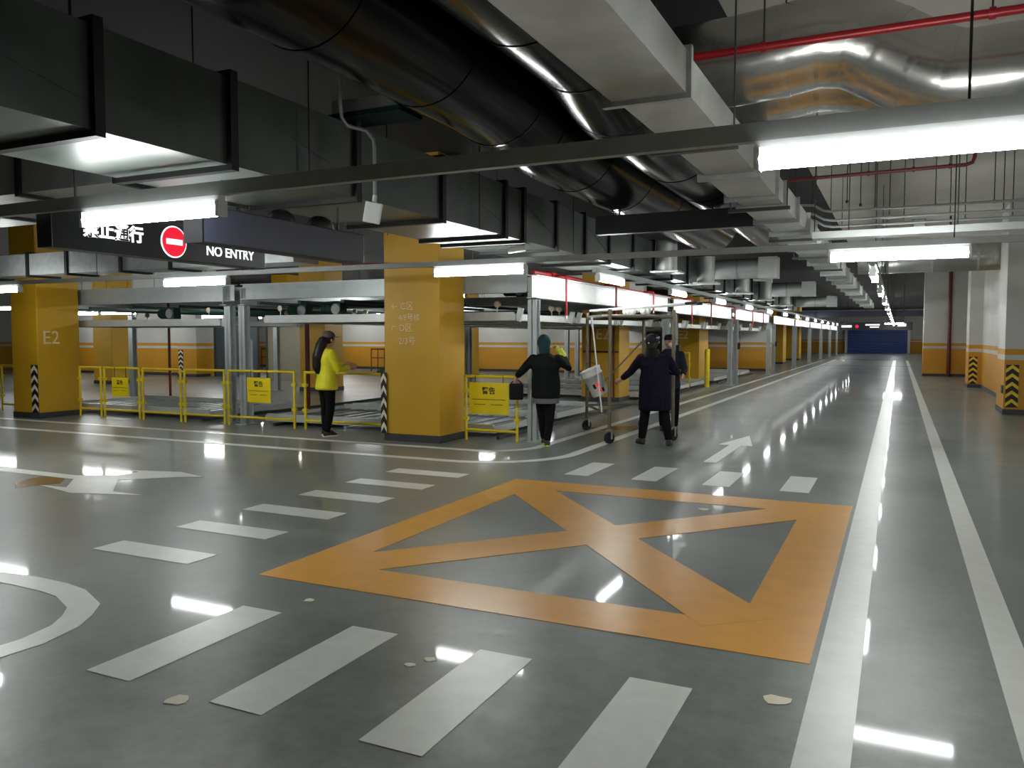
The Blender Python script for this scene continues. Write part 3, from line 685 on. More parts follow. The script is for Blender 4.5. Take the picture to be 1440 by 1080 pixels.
# ================================================================ PARKING RACKS
def ibeam(mb, p, q, h, w, t=0.012):
    p, q = Vector(p), Vector(q)
    mb.bar(p, q, t, h)
    for s in (-1, 1):
        o = Vector((0, 0, s * (h / 2 - t / 2)))
        mb.bar(p + o, q + o, w, t)
    return mb
def post(t, x, y, h=2.1):
    w = 0.14; k = 0.012
    mb = MB().box(x - k / 2, x + k / 2, y - w / 2, y + w / 2, 0.02, h).box(x - w / 2, x + w / 2, y - w / 2, y - w / 2 + k, 0.02, h).box(x - w / 2, x + w / 2, y + w / 2 - k, y + w / 2, 0.02, h)
    p = obj('post', mb, 'rack_steel', t)
    obj('base_plate', MB().box(x - 0.13, x + 0.13, y - 0.13, y + 0.13, 0, 0.02), 'rack_steel', p)
    return p
racks = [('grey steel parking rack beside the woman on the phone', -10.45, -4.86, 11.0, 18.55),
         ('grey steel parking rack behind the coat wearer, second along the aisle', -10.45, -4.86, 19.3, 26.5),
         ('grey steel parking rack third along the aisle', -10.45, -4.86, 27.5, 34.9)]
def pallet(name, label, x0, x1, y0, y1, z, grp):
    p = thing(name, label, 'pallet', ((x0 + x1) / 2, (y0 + y1) / 2, z), grp)
    n = 14; mb = MB(); dx = (x1 - x0) / n
    for i in range(n):   # corrugated deck sheets
        a = x0 + i * dx
        mb.box(a, a + dx * 0.55, y0 + 0.05, y1 - 0.05, z + 0.03, z + 0.045).box(a + dx * 0.55, a + dx, y0 + 0.05, y1 - 0.05, z + 0.01, z + 0.025)
    obj('corrugated_deck', mb, 'pallet_deck', p)
    for ya, yb in ((y0, y0 + 0.05), (y1 - 0.05, y1)):
        obj('side_rail', MB().box(x0, x1, ya, yb, z, z + 0.13), 'pallet_rail', p)
    obj('end_rail', MB().box(x0 - 0.03, x0, y0, y1, z, z + 0.1), 'pallet_rail', p)
    obj('end_rail', MB().box(x1, x1 + 0.03, y0, y1, z, z + 0.1), 'pallet_rail', p)
    if z > 1:
        for y in (y0 + 0.06, y1 - 0.06):
            br = MB().prism([(0, 0), (1, 0), (1, 1), (0, 1)], 0, 0.001)
            br = MB().bar((x1 + 0.05, y, z - 0.01), (x1 + 0.10, y, z + 0.19), 0.08, 0.05)
            obj('lifting_bracket', br, 'pallet_rail', p)
            for xc in (x0 + 0.3, x1 - 0.3): obj('lifting_chain', MB().cyl((xc, y, z + 0.1), (xc, y, 2.08), 0.009, 6), 'galv_bright', p)
            for xc in (x0 + 0.3, x1 - 0.3): obj('pulley', MB().cyl((xc, y - 0.02, 2.05), (xc, y + 0.02, 2.05), 0.05, 12), 'brass', p)
    return p
def motor(label, x, y, z):
    m = thing('drive_motor', label, 'motor', (x, y, z - 0.12), 'rack drive motors')
    obj('motor_barrel', MB().cyl((x - 0.16, y, z), (x + 0.12, y, z), 0.085, 16), 'dark_green', m)
    for i in range(5): obj('cooling_fin', MB().cyl((x - 0.13 + i * 0.05, y, z), (x - 0.12 + i * 0.05, y, z), 0.1, 16), 'dark_green', m)
    obj('gearbox', MB().box(x + 0.12, x + 0.28, y - 0.1, y + 0.1, z - 0.12, z + 0.12), 'dark_green', m, bevel=0.015)
    obj('sprocket', MB().cyl((x + 0.2, y - 0.13, z), (x + 0.2, y - 0.1, z), 0.09, 18), 'galv', m)
    return m
for k, (lab, x0, x1, y0, y1) in enumerate(racks):
    t = thing('parking_rack', lab, 'parking rack', ((x0 + x1) / 2, (y0 + y1) / 2, 0), 'car parking racks')
    for x in (x0, x1):
        for y in (y0, y1): post(t, x, y)
    obj('front_beam', ibeam(MB(), (x1, y0 - 0.08, 2.29), (x1, y1 + 0.08, 2.29), 0.34, 0.16), 'rack_white', t, label='white steel front beam')
    obj('rear_beam', ibeam(MB(), (x0, y0 - 0.08, 2.26), (x0, y1 + 0.08, 2.26), 0.3, 0.14), 'rack_steel', t)
    for y in (y0, y1):
        obj('side_beam', ibeam(MB(), (x0, y - 0.02, 2.34), (x1 - 0.1, y - 0.02, 2.34), 0.27, 0.13), 'rack_steel', t)
    w = (y1 - y0) / 3
    for j in range(1, 3):
        obj('cross_beam', ibeam(MB(), (x0, y0 + j * w, 2.2), (x1, y0 + j * w, 2.2), 0.16, 0.1), 'rack_steel', t)
    for j in range(4):
        yy = y0 + 0.25 + j * (y1 - y0 - 0.5) / 3
        obj('guide_rail', MB().box(x0 + 0.3 + j * 0.9, x0 + 0.36 + j * 0.9, y0, y1, 2.12, 2.17), 'dark_green', t)
    obj('floor_rail', MB().box(x1 - 0.62, x1 - 0.57, y0, y1, 0, 0.05), 'rod', t)
    obj('floor_rail', MB().box(x0 + 0.62, x0 + 0.67, y0, y1, 0, 0.05), 'rod', t)
    for j in range(3):
        ya, yb = y0 + j * w + 0.14, y0 + (j + 1) * w - 0.1
        nm = ['beside the woman on the phone', 'behind the coat wearer', 'farther along the aisle'][k]
        pos = ['nearest bay', 'middle bay', 'far bay'][j]
        pallet('car_pallet', f'raised grey car pallet, {pos} of the rack {nm}', x0 + 0.35, x1 - 0.4, ya, yb, 1.80, 'raised car pallets')
        if not (k == 0 and j == 2):
            pallet('car_pallet', f'floor-level grey car pallet, {pos} of the rack {nm}', x0 + 0.35, x1 - 0.75, ya, yb, 0.07, 'floor car pallets')
        if k < 2: motor(f'green drive motor over the {pos} of the rack {nm}', x1 - 1.5 - 0.3 * j, ya + 0.4, 2.42)
# left rack behind the fence
t = thing('parking_rack', 'grey steel parking rack behind the yellow fence on the E2 side', 'parking rack', (-13.4, 13, 0), 'car parking racks')
for x in (-16.4, -10.88):
    for y in (11.1, 18.55): post(t, x, y)
post(t, -17.6, 14.6)
obj('side_beam', ibeam(MB(), (-16.4, 11.1, 2.34), (-10.76, 11.1, 2.34), 0.3, 0.15), 'rack_steel', t)
obj('side_beam', ibeam(MB(), (-16.4, 18.55, 2.34), (-10.88, 18.55, 2.34), 0.3, 0.15), 'rack_steel', t)
for x in (-16.4, -10.95): obj('front_beam', ibeam(MB(), (x, 11.0, 2.29), (x, 18.6, 2.29), 0.34, 0.15), 'rack_steel', t)
for j in range(4): obj('guide_rail', MB().box(-15.8 + j * 1.2, -15.74 + j * 1.2, 11.1, 18.5, 2.1, 2.15), 'dark_green', t)
obj('floor_rail', MB().box(-11.6, -11.55, 11.1, 18.5, 0, 0.05), 'rod', t)
for j in range(1):
    ya = 11.25 + j * 2.45
    pos = ['nearest bay', 'middle bay', 'far bay'][j]
    if j < 1: pallet('car_pallet', f'raised grey car pallet, {pos} of the rack behind the fence', -16.0, -11.3, ya, ya + 2.25, 1.76, 'raised car pallets')
    if j < 1: pallet('car_pallet', f'floor-level grey car pallet, {pos} of the rack behind the fence', -16.0, -11.6, ya, ya + 2.25, 0.07, 'floor car pallets')
motor('dark green drive motor hanging beside the twin steel posts', -9.9, 11.75, 2.03)
motor('dark green drive motor above the fence notice panel', -12.9, 11.5, 2.0)
motor('dark green drive motor over the pallet near the woman in yellow', -8.95, 11.5, 2.03)
# far racks along the aisle: frames only
for k, (y0, y1) in enumerate(((36.5, 43.9), (44.6, 51.8), (52.5, 59.8), (60.5, 67.8), (68.5, 76))):
    t = thing('parking_rack', ['grey rack frame in front of the striped aisle wall', 'grey rack frame fifth along the aisle', 'grey rack frame sixth along the aisle', 'grey rack frame seventh along the aisle', 'farthest grey rack frame along the aisle'][k], 'parking rack', (-4.9, (y0 + y1) / 2, 0), 'car parking racks')
    post(t, -4.86, y0); post(t, -4.86, y1)
    obj('front_beam', ibeam(MB(), (-4.86, y0 - 0.08, 2.29), (-4.86, y1 + 0.08, 2.29), 0.34, 0.16), 'rack_white', t)
# control boxes on rack posts
for i, (y, lab) in enumerate(((19.2, 'small black control box on the post beside the coat wearer'), (27.4, 'small black control box on the post by the short fence'), (36.4, 'small black control box on the post before the striped wall'))):
    cbx = thing('control_box', lab, 'control box', (-4.74, y, 1.15), 'rack control boxes')
    obj('box_body', MB().box(-4.775, -4.70, y - 0.06, y + 0.06, 1.15, 1.36), 'ink', cbx)
    obj('button', MB().cyl((-4.70, y, 1.30), (-4.685, y, 1.30), 0.02, 10), 'red_pipe', cbx)
    obj('cable', MB().path([(-4.73, y + 0.03, 1.36), (-4.72, y + 0.05, 1.5), (-4.74, y + 0.02, 1.7), (-4.76, y, 2.1)], 0.008, 6), 'rubber', cbx)

# ================================================================ FENCE
def fence_panel(label, p, q, h=0.98, plain=False):
    p, q = Vector(p + (0,)), Vector(q + (0,)); d = (q - p).normalized()
    t = thing('fence_panel', label, 'fence', tuple((p + q) / 2), 'yellow fence panels')
    r = 0.022
    for a in (p, q):
        s = d * 0.03 * (1 if a is p else -1)
        obj('stile', MB().cyl((a.x + s.x, a.y + s.y, 0.0), (a.x + s.x, a.y + s.y, h), r, 8), 'fence_yellow', t)
    obj('top_rail', MB().cyl((p.x + d.x * 0.03, p.y + d.y * 0.03, h - 0.02), (q.x - d.x * 0.03, q.y - d.y * 0.03, h - 0.02), r, 8), 'fence_yellow', t)
    obj('bottom_rail', MB().cyl((p.x + d.x * 0.03, p.y + d.y * 0.03, 0.15), (q.x - d.x * 0.03, q.y - d.y * 0.03, 0.15), r, 8), 'fence_yellow', t)
    for a in (p, q):
        s = d * 0.03 * (1 if a is p else -1)
        for z in (0.3, 0.72):
            obj('clamp', MB().box(a.x + s.x - 0.04, a.x + s.x + 0.04, a.y - 0.03, a.y + 0.03, z, z + 0.05), 'fence_yellow', t)
    return t
fx = [-14.6, -13.9, -12.85, -11.78, -10.72, -9.15]
FY = 10.82
labs = ['short yellow fence panel touching the E2 column', 'yellow fence panel with the notice nearest the E2 column', 'bare yellow fence panel left of the twin posts gap', 'bare yellow fence panel in front of the twin steel posts', 'yellow fence panel with the notice beside the woman in yellow']
for i in range(5): fence_panel(labs[i], (fx[i] + 0.02, FY), (fx[i + 1] - 0.02, FY))
fence_panel('yellow fence panel between the woman in yellow and the large column', (-9.0, 10.82), (-7.1, 10.82))
fence_panel('yellow fence panel with the notice between the large column and the corner post', (-5.93, 10.82), (-5.02, 10.82))
fence_panel('yellow fence panel on the far side of the E2 column', (-17.0, 10.82), (-15.6, 10.82))
fence_panel('yellow fence panel standing before the second rack by the aisle', (-6.3, 24.2), (-5.6, 24.2), 1.1)
for y in (24.2,):
    bo = thing('yellow_bollard', 'stout yellow bollard beside the aisle rack posts', 'bollard', (-5.35, 25.4, 0)); obj('bollard_post', MB().cyl((-5.35, 25.4, 0), (-5.35, 25.4, 1.15), 0.08, 16), 'fence_yellow', bo); obj('bollard_cap', MB().ball((-5.35, 25.4, 1.15), (0.08, 0.08, 0.04)), 'fence_yellow', bo)
def railing(label, x0, x1, y):
    t = thing('red_railing', label, 'railing', ((x0 + x1) / 2, y, 0), 'brown-red railings')
    n = int((x1 - x0) / 0.35)
    for i in range(n + 1): obj('baluster', MB().cyl((x0 + (x1 - x0) * i / n, y, 0), (x0 + (x1 - x0) * i / n, y, 1.0), 0.02, 6), 'dark_red_pipe', t)
    obj('top_rail', MB().box(x0, x1, y - 0.03, y + 0.03, 0.98, 1.04), 'dark_red_pipe', t); obj('mid_rail', MB().box(x0, x1, y - 0.02, y + 0.02, 0.6, 0.64), 'dark_red_pipe', t)
railing('brown red railing before the deep back wall beside the large column', -21.5, -17.2, 30.5)
railing('brown red railing before the deep back wall behind the notice panel', -27.0, -23.0, 29.5)
def panel_thing(name, label, x0, x1, y, z1, m):
    t = thing(name, label, 'door', ((x0 + x1) / 2, y, 0))
    obj('leaf', MB().box(x0, x1, y, y + 0.06, 0, z1), m, t); obj('frame', MB().box(x0 - 0.08, x0, y - 0.02, y + 0.08, 0, z1 + 0.08).box(x1, x1 + 0.08, y - 0.02, y + 0.08, 0, z1 + 0.08).box(x0, x1, y - 0.02, y + 0.08, z1, z1 + 0.08), 'skirting', t)
    obj('handle', MB().cyl((x1 - 0.15, y - 0.05, 1.0), (x1 - 0.15, y - 0.05, 1.2), 0.015, 8), 'brass', t)
panel_thing('service_door', 'tan grey service door behind the twin posts', -20.2, -18.3, 22.4, 2.2, 'stone_panel')
panel_thing('service_door', 'dark slate door at the end of the striped wall', -24.4, -22.3, 24.1, 2.4, 'slate_panel')
panel_thing('service_door', 'tan grey service door seen past the large column', -11.9, -10.7, 18.9, 2.0, 'stone_panel')
wp = thing('slim_post', 'slim white free-standing post behind the bare fence panel', 'post', (-11.33, 12.1, 0))
obj('shaft', MB().cyl((-11.33, 12.1, 0.02), (-11.33, 12.1, 1.5), 0.03, 10), 'rack_white', wp); obj('foot', MB().cyl((-11.33, 12.1, 0), (-11.33, 12.1, 0.02), 0.1, 14), 'rack_white', wp)
# notices
def notice(label, x, z0, w, h, y):
    n = thing('warning_notice', label, 'notice', (x, y, z0), 'yellow warning notices')
    obj('board', MB().box(x - w / 2, x + w / 2, y - 0.012, y, z0, z0 + h), 'notice_yellow', n)
    text_obj('notice_heading', '警告', h * 0.24, 'ink', face_M((x, y - 0.0125, z0 + h * 0.66), '-Y'), n, align='CENTER', bold=0.002)
    for sx in (-0.35, 0.35): obj('hanging_wire', MB().box(x + sx * w - 0.004, x + sx * w + 0.004, y - 0.004, y + 0.006, z0 + h, 0.975), 'rod', n)
    for k, (a, b, zz) in enumerate(((0.08, 0.92, 0.46), (0.12, 0.42, 0.30), (0.55, 0.85, 0.30))):
        obj('notice_line', MB().box(x - w / 2 + w * a, x - w / 2 + w * b, y - 0.0145, y - 0.0122, z0 + h * zz, z0 + h * zz + 0.008), 'ink', n)
    return n
notice('small yellow warning notice on the fence nearest the E2 column', -13.38, 0.42, 0.44, 0.36, FY - 0.024)
notice('yellow warning notice on the fence beside the woman in yellow', -9.95, 0.42, 0.52, 0.43, FY - 0.024)
notice('largest yellow warning notice beside the large column and corner post', -5.50, 0.40, 0.66, 0.47, FY - 0.024)

# ================================================================ TROLLEY, BUCKET, MOP
A = Vector((-3.77, 11.25, 0)); Bv = Vector((-4.66, 12.73, 0)); Dv = Vector((-3.02, 11.97, 0)); Cv = Bv + (Dv - A)
tl = thing('work_trolley', 'tall wheeled steel scaffold trolley being pushed along the aisle', 'trolley', tuple((A + Cv) / 2))
HT = 1.95
for c in (A, Bv, Cv, Dv):
    obj('upright', MB().cyl((c.x, c.y, 0.2), (c.x, c.y, HT), 0.026, 10), 'scaffold_steel', tl)
    w = obj('caster_wheel', MB().cyl((c.x - 0.02, c.y + 0.012, 0.085), (c.x + 0.02, c.y - 0.012, 0.085), 0.083, 18), 'rubber', tl)
    obj('caster_fork', MB().box(c.x - 0.045, c.x - 0.033, c.y - 0.03, c.y + 0.03, 0.07, 0.2).box(c.x + 0.033, c.x + 0.045, c.y - 0.03, c.y + 0.03, 0.07, 0.2).box(c.x - 0.045, c.x + 0.045, c.y - 0.04, c.y + 0.04, 0.19, 0.21), 'galv', w)
def up(v, z): return (v.x, v.y, z)
for p, q in ((A, Bv), (Bv, Cv), (Cv, Dv), (Dv, A)):
    obj('top_bar', MB().cyl(up(p, HT - 0.1), up(q, HT - 0.1), 0.02, 8), 'scaffold_steel', tl)
    if p is not Dv: obj('lower_bar', MB().cyl(up(p, 0.42), up(q, 0.42), 0.02, 8), 'scaffold_steel', tl)
obj('shelf_plank', MB().prism([tuple((A + (Bv - A) * 0.35)[:2]), tuple((Bv)[:2]), tuple(Cv[:2]), tuple((Dv + (Cv - Dv) * 0.35)[:2])], HT - 0.08, HT - 0.055), 'galv', tl)
obj('brace', MB().cyl(up(Bv, 0.5), up(Cv, 1.5), 0.014, 8), 'scaffold_steel', tl)
for i, (dx, z) in enumerate(((0.0, HT + 0.05), (0.12, HT + 0.05))):
    ex = thing('paint_pole', ['long white pole lying on top of the trolley', 'second white pole lying across the trolley top'][i], 'pole', tuple(A + Vector((0, 0, z))))
    obj('shaft', MB().cyl((-4.5, 12.4 + dx, z - 0.03), (-2.75, 12.15 + dx * 3, z + 0.06), 0.016, 8), 'plastic_white', ex)
    obj('end_grip', MB().cyl((-2.9, 12.17 + dx * 3, z + 0.052), (-2.72, 12.146 + dx * 3, z + 0.061), 0.022, 8), 'rubber', ex)
rg = thing('white_rag', 'crumpled white rag on top of the trolley', 'cloth', (-3.9, 12.3, HT - 0.05))
g = MB()
for i in range(7): g.ball((-4.0 + 0.06 * i, 12.75 + random.uniform(-0.06, 0.06), HT + random.uniform(0, 0.05)), (random.uniform(0.05, 0.09), 0.07, random.uniform(0.04, 0.07)), 8, 6)
obj('cloth_folds', g, 'sole_white', rg)
# bucket
bk = thing('paint_bucket', 'tilted white plastic bucket hanging on the trolley post', 'bucket', (0, 0, 0))
MBK = Matrix.Translation((-3.97, 11.45, 0.70)) @ Matrix.Rotation(R(25), 4, 'Z') @ Matrix.Rotation(R(-24), 4, 'Y')
def tmb(mb, M): mb.v = [tuple(M @ Vector(v)) for v in mb.v]; return mb
obj('pail', tmb(MB().rings([(0, 0, 0, 0.118, 0.118), (0, 0, 0.02, 0.124, 0.124), (0, 0, 0.3, 0.146, 0.146), (0, 0, 0.301, 0.158, 0.158), (0, 0, 0.33, 0.158, 0.158), (0, 0, 0.331, 0.148, 0.148), (0, 0, 0.40, 0.152, 0.152), (0, 0, 0.41, 0.16, 0.16), (0, 0, 0.42, 0.15, 0.15), (0, 0, 0.36, 0.14, 0.14)], 28), MBK), 'bucket_white', bk)
lb = MB()
for (a0, a1, z0, z1) in ((-1.75, -1.35, 0.05, 0.1), (-1.7, -1.3, 0.14, 0.2)):
    n = 5; v = []
    for i in range(n):
        a = a0 + (a1 - a0) * i / (n - 1)
        for z in (z0, z1): v.append(((0.126 + z * 0.078) * math.cos(a), (0.126 + z * 0.078) * math.sin(a), z))
    lb.add(v, [(2 * i, 2 * i + 2, 2 * i + 3, 2 * i + 1) for i in range(n - 1)])
obj('print_patch', tmb(lb, MBK), 'sign_red', bk)
lb = MB()
for (a0, a1, z0, z1) in ((-1.3, -1.0, 0.04, 0.1), (-2.1, -1.8, 0.12, 0.19)):
    n = 5; v = []
    for i in range(n):
        a = a0 + (a1 - a0) * i / (n - 1)
        for z in (z0, z1): v.append(((0.1262 + z * 0.078) * math.cos(a), (0.1262 + z * 0.078) * math.sin(a), z))
    lb.add(v, [(2 * i, 2 * i + 2, 2 * i + 3, 2 * i + 1) for i in range(n - 1)])
obj('print_patch', tmb(lb, MBK), 'ink', bk)
hb = MB().path([tuple(MBK @ Vector((0.158 * math.cos(a), 0.0, 0.33 + 0.17 * math.sin(a)))) for a in [math.pi * i / 10 for i in range(11)]], 0.005, 6)
obj('bail_handle', hb, 'rod', bk)
mp = thing('mop_pole', 'thin white mop pole leaning across the bucket', 'pole', (-3.9, 11.2, 0.44))
obj('shaft', MB().cyl((-4.10, 11.42, 1.72), (-3.84, 11.12, 0.47), 0.012, 8), 'plastic_white', mp)
obj('grip', MB().cyl((-4.12, 11.44, 1.84), (-4.10, 11.42, 1.70), 0.018, 8), 'plastic_white', mp)

# ================================================================ PEOPLE
def fuse(mb, voxel=0.012, smooth=6):
    me = mesh_of(mb); o = bpy.data.objects.new('fuse_tmp', me); COL.objects.link(o)
    r = o.modifiers.new('r', 'REMESH'); r.mode = 'VOXEL'; r.voxel_size = voxel; r.use_smooth_shade = True
    s = o.modifiers.new('s', 'SMOOTH'); s.factor = 0.5; s.iterations = smooth
    bpy.context.view_layer.update()
    m2 = bpy.data.meshes.new_from_object(o.evaluated_get(bpy.context.evaluated_depsgraph_get()))
    bpy.data.objects.remove(o); bpy.data.meshes.remove(me)
    for p in m2.polygons: p.use_smooth = True
    return m2
def pobj(name, me, m, parent, label=None):
    if isinstance(me, MB): me = mesh_of(me)
    me.materials.clear(); me.materials.append(MATS[m])
    o = bpy.data.objects.new(name, me); COL.objects.link(o); o.parent = parent
    if label: o['label'] = label
    return o
def hand(mb, w, d, palm_n, s=1.0, curl=0.5):
    # palm and five fingers; w wrist point, d pointing direction, palm_n palm normal
    d = Vector(d).normalized(); n = Vector(palm_n); n = (n - d * n.dot(d)).normalized(); a = d.cross(n); w = Vector(w)
    mb.path([w - d * 0.02, w + d * 0.03, w + d * 0.085 * s], [0.026, 0.033, 0.036], 10, True)
    for i, (o, ln) in enumerate(((-0.027, 0.062), (-0.009, 0.075), (0.009, 0.07), (0.027, 0.055))):
        b = w + d * 0.08 * s + a * o
        mid = b + d * ln * 0.5 + n * curl * 0.012; e = mid + d * ln * 0.42 * (1 - 0.5 * curl) + n * curl * 0.04
        mb.path([b - d * 0.02, mid, e], [0.0105, 0.0098, 0.008], 8)
    tb = w + d * 0.025 - a * 0.03
    mb.path([tb, tb + d * 0.03 - a * 0.022, tb + d * 0.06 - a * 0.024 + n * 0.015], [0.013, 0.0115, 0.009], 8)
def head_shapes(mb, c, yaw=0.0, pitch=0.0):
    M = Matrix.Translation(c) @ Matrix.Rotation(yaw, 4, 'Z') @ Matrix.Rotation(pitch, 4, 'X')
    t = MB(); t.ball((0, -0.008, 0.02), (0.074, 0.092, 0.102), 18, 12); t.ball((0, 0.022, -0.045), (0.056, 0.064, 0.07), 16, 10)
    t.ball((0, 0.094, -0.012), (0.014, 0.02, 0.022), 8, 6)
    for s in (-1, 1): t.ball((s * 0.077, -0.004, -0.005), (0.011, 0.018, 0.03), 8, 6)
    tmb(t, M); mb.add(t.v, t.f, True)
    return M
def face(parent, M):
    for s in (-1, 1):
        pobj('eye', tmb(MB().ball((s * 0.03, 0.081, 0.006), (0.012, 0.006, 0.006), 8, 6), M), 'eye_dark', parent)
        pobj('eyebrow', tmb(MB().ball((s * 0.03, 0.084, 0.024), (0.018, 0.005, 0.004), 8, 6), M), 'hair_black', parent)
    pobj('mouth', tmb(MB().ball((0, 0.084, -0.055), (0.02, 0.006, 0.007), 8, 6), M), 'lip', parent)
def person(label, loc, ang, J, look):
    """J: joints in local metres, y forward, x right, z up."""
    t = thing('person', label, 'person', loc); t.rotation_euler = (0, 0, ang - math.pi / 2)
    V = {k: Vector(v) for k, v in J.items()}
    b = MB()
    Mh = head_shapes(b, V['head'], look.get('yaw', 0), look.get('pitch', 0))
    b.path([V['neck'] - Vector((0, 0, 0.05)), V['neck'] + Vector((0, 0.005, 0.04)), V['head'] + Vector((0, -0.01, -0.04))], [0.055, 0.05, 0.052], 12)
    cx, cy = V['chest'].x, V['chest'].y; hx, hy, hz = V['hip']
    b.rings([(hx, hy, hz - 0.1, 0.13, 0.09), (hx, hy, hz, 0.15, 0.1), ((hx + cx) / 2, (hy + cy) / 2, (hz + V['chest'].z) / 2, 0.125, 0.085), (cx, cy, V['chest'].z, 0.15, 0.095), (cx, cy, V['neck'].z - 0.06, 0.13, 0.07), (V['neck'].x, V['neck'].y, V['neck'].z - 0.01, 0.05, 0.05)], 18)
    for s in ('l', 'r'):
        b.path([V['sh_' + s], V['el_' + s], V['wr_' + s]], [0.046, 0.037, 0.026], 12)
        hd = look['hand_' + s]; hand(b, V['wr_' + s], hd[0], hd[1], 1.0, hd[2] if len(hd) > 2 else 0.5)
        b.path([V['th_' + s], V['kn_' + s], V['an_' + s]], [0.075, 0.052, 0.035], 12)
        b.path([V['an_' + s] + Vector((0, -0.02, -0.03)), V['an_' + s] + Vector((0, 0.05, -0.05))], [0.03, 0.03], 10)
    pobj('body', fuse(b, 0.0085, 3), look.get('skin', 'skin_tone'), t)
    face(t, Mh)
    # trousers
    g = MB()
    for s in ('l', 'r'):
        k = look.get('leg', 1.0)
        g.path([V['th_' + s] + Vector((0, 0, 0.06)), V['th_' + s].lerp(V['kn_' + s], 0.4), V['kn_' + s], V['kn_' + s].lerp(V['an_' + s], 0.55), V['an_' + s] + Vector((0, 0, 0.0))], [0.098, 0.09 * k, 0.07 * k, 0.064 * k, 0.05 * k], 14)
    g.rings([(hx, hy, hz - 0.09, 0.14, 0.105), (hx, hy, hz, 0.165, 0.12), (hx, hy, hz + 0.1, 0.145, 0.105)], 18)
    pobj('trousers', fuse(g, 0.014, 5), look['trousers'], t)
    # shoes
    for s in ('l', 'r'):
        a = V['an_' + s]; f = look.get('foot_' + s, 0.0); z = a.z - 0.075
        fwd = Vector((math.sin(f), math.cos(f), 0)); sd_ = Vector((fwd.y, -fwd.x, 0))
        q = MB()
        q.path([a - fwd * 0.05 + Vector((0, 0, -0.03)), a + fwd * 0.03 + Vector((0, 0, -0.035)), a + fwd * 0.12 + Vector((0, 0, -0.045)), a + fwd * 0.165 + Vector((0, 0, -0.055))], [0.042, 0.045, 0.038, 0.022], 12)
        q.path([a + Vector((0, 0, 0.0)), a + Vector((0, 0, -0.04))], [0.042, 0.046], 10)
        sh = pobj('shoe', fuse(q, 0.01, 3), look['shoe_' + s] if ('shoe_' + s) in look else look['shoe'], t)
        so = MB(); n = 14
        poly = []
        for i in range(n):
            an = 2 * math.pi * i / n
            pnt = a + fwd * (0.055 + 0.125 * math.cos(an)) + sd_ * 0.043 * math.sin(an)
            poly.append((pnt.x, pnt.y))
        so.prism(poly, z, z + 0.022)
        pobj('sole', so, look['sole'], sh)
    # top garment
    j = MB(); hem = look['hem']; fl = look.get('flare', 1.0)
    zs = V['neck'].z - 0.02
    wd = look.get('wide', 1.0)
    j.rings([(hx, hy, hem, 0.185 * fl, 0.145 * fl), (hx, hy, hem + 0.04, 0.188 * fl, 0.148 * fl), (hx, hy, hz + 0.08, 0.172 * wd * (1 + (fl - 1) * 0.5), 0.13 * wd), ((hx + cx) / 2, (hy + cy) / 2, (hz + V['chest'].z) / 2 + 0.06, 0.165 * wd, 0.125 * wd), (cx, cy, V['chest'].z, 0.182 * wd, 0.13 * wd), (cx, cy, zs - 0.10, 0.18 * wd, 0.115), (cx, cy, zs - 0.04, 0.145 * wd, 0.098), (V['neck'].x, V['neck'].y, zs + 0.035, 0.082, 0.08)], 22)
    for s in ('l', 'r'):
        sh_, el, wr = V['sh_' + s], V['el_' + s], V['wr_' + s]
        j.ball(tuple(sh_), 0.07, 12, 8)
        j.path([sh_.lerp(V['chest'], 0.25), sh_, sh_.lerp(el, 0.5), el, el.lerp(wr, 0.5), wr - (wr - el).normalized() * 0.03], [0.07, 0.074, 0.066, 0.058, 0.052, 0.044], 14)
    pobj(look['top_name'], fuse(j, 0.014, 5), look['top'], t, label=look.get('top_label'))
    return t, V, Mh
cam_dir = lambda x, y: math.atan2(y, x)
# --- woman in yellow: faces along the fence, arm forward
t, V, Mh = person('woman in a bright yellow jacket with long dark hair and cap at the fence', (-8.05, 10.22, 0), R(66), dict(
    head=(0, 0.05, 1.505), neck=(0, 0.0, 1.37), chest=(0, -0.01, 1.2), hip=(0, 0, 0.9),
    sh_l=(-0.17, 0, 1.3), el_l=(-0.2, 0.16, 1.09), wr_l=(-0.13, 0.39, 1.1), sh_r=(0.17, 0, 1.3), el_r=(0.2, 0.1, 1.05), wr_r=(0.15, 0.33, 1.08),
    th_l=(-0.085, 0, 0.84), kn_l=(-0.09, 0.02, 0.46), an_l=(-0.1, 0.02, 0.08), th_r=(0.085, 0, 0.84), kn_r=(0.1, 0.01, 0.46), an_r=(0.1, -0.06, 0.08)),
    dict(yaw=0.1, trousers='trouser_black', shoe='shoe_dark', sole='sole_white', top='jacket_yellow', top_name='jacket', hem=0.73, flare=1.12,
         hand_l=((0.1, 1, 0.1), (1, 0, 0), 0.6), hand_r=((0, 1, 0.1), (-1, 0, 0), 0.6), foot_l=-0.1, foot_r=0.15))
hr = MB()
hr.ball((0, 0.03, 1.53), (0.086, 0.098, 0.105), 16, 10); 
hr.path([(0, -0.035, 1.52), (0, -0.085, 1.42), (-0.01, -0.135, 1.25), (-0.015, -0.15, 1.08), (-0.01, -0.14, 0.98)], [0.075, 0.085, 0.088, 0.075, 0.03], 14)
pobj('hair', fuse(hr, 0.012, 4), 'hair_black', t, label='long loose dark hair')
cp = MB().rings([(0, 0.045, 1.545, 0.09, 0.104), (0, 0.045, 1.575, 0.093, 0.107), (0, 0.04, 1.61, 0.084, 0.095), (0, 0.035, 1.64, 0.05, 0.058), (0, 0.035, 1.648, 0.012, 0.012)], 20)
c_ = pobj('cap', cp, 'cap_taupe', t); pobj('brim', MB().prism([(0.08, 0.1), (0.07, 0.17), (0.03, 0.21), (-0.03, 0.21), (-0.07, 0.17), (-0.08, 0.1)], 1.545, 1.556), 'cap_taupe', c_)
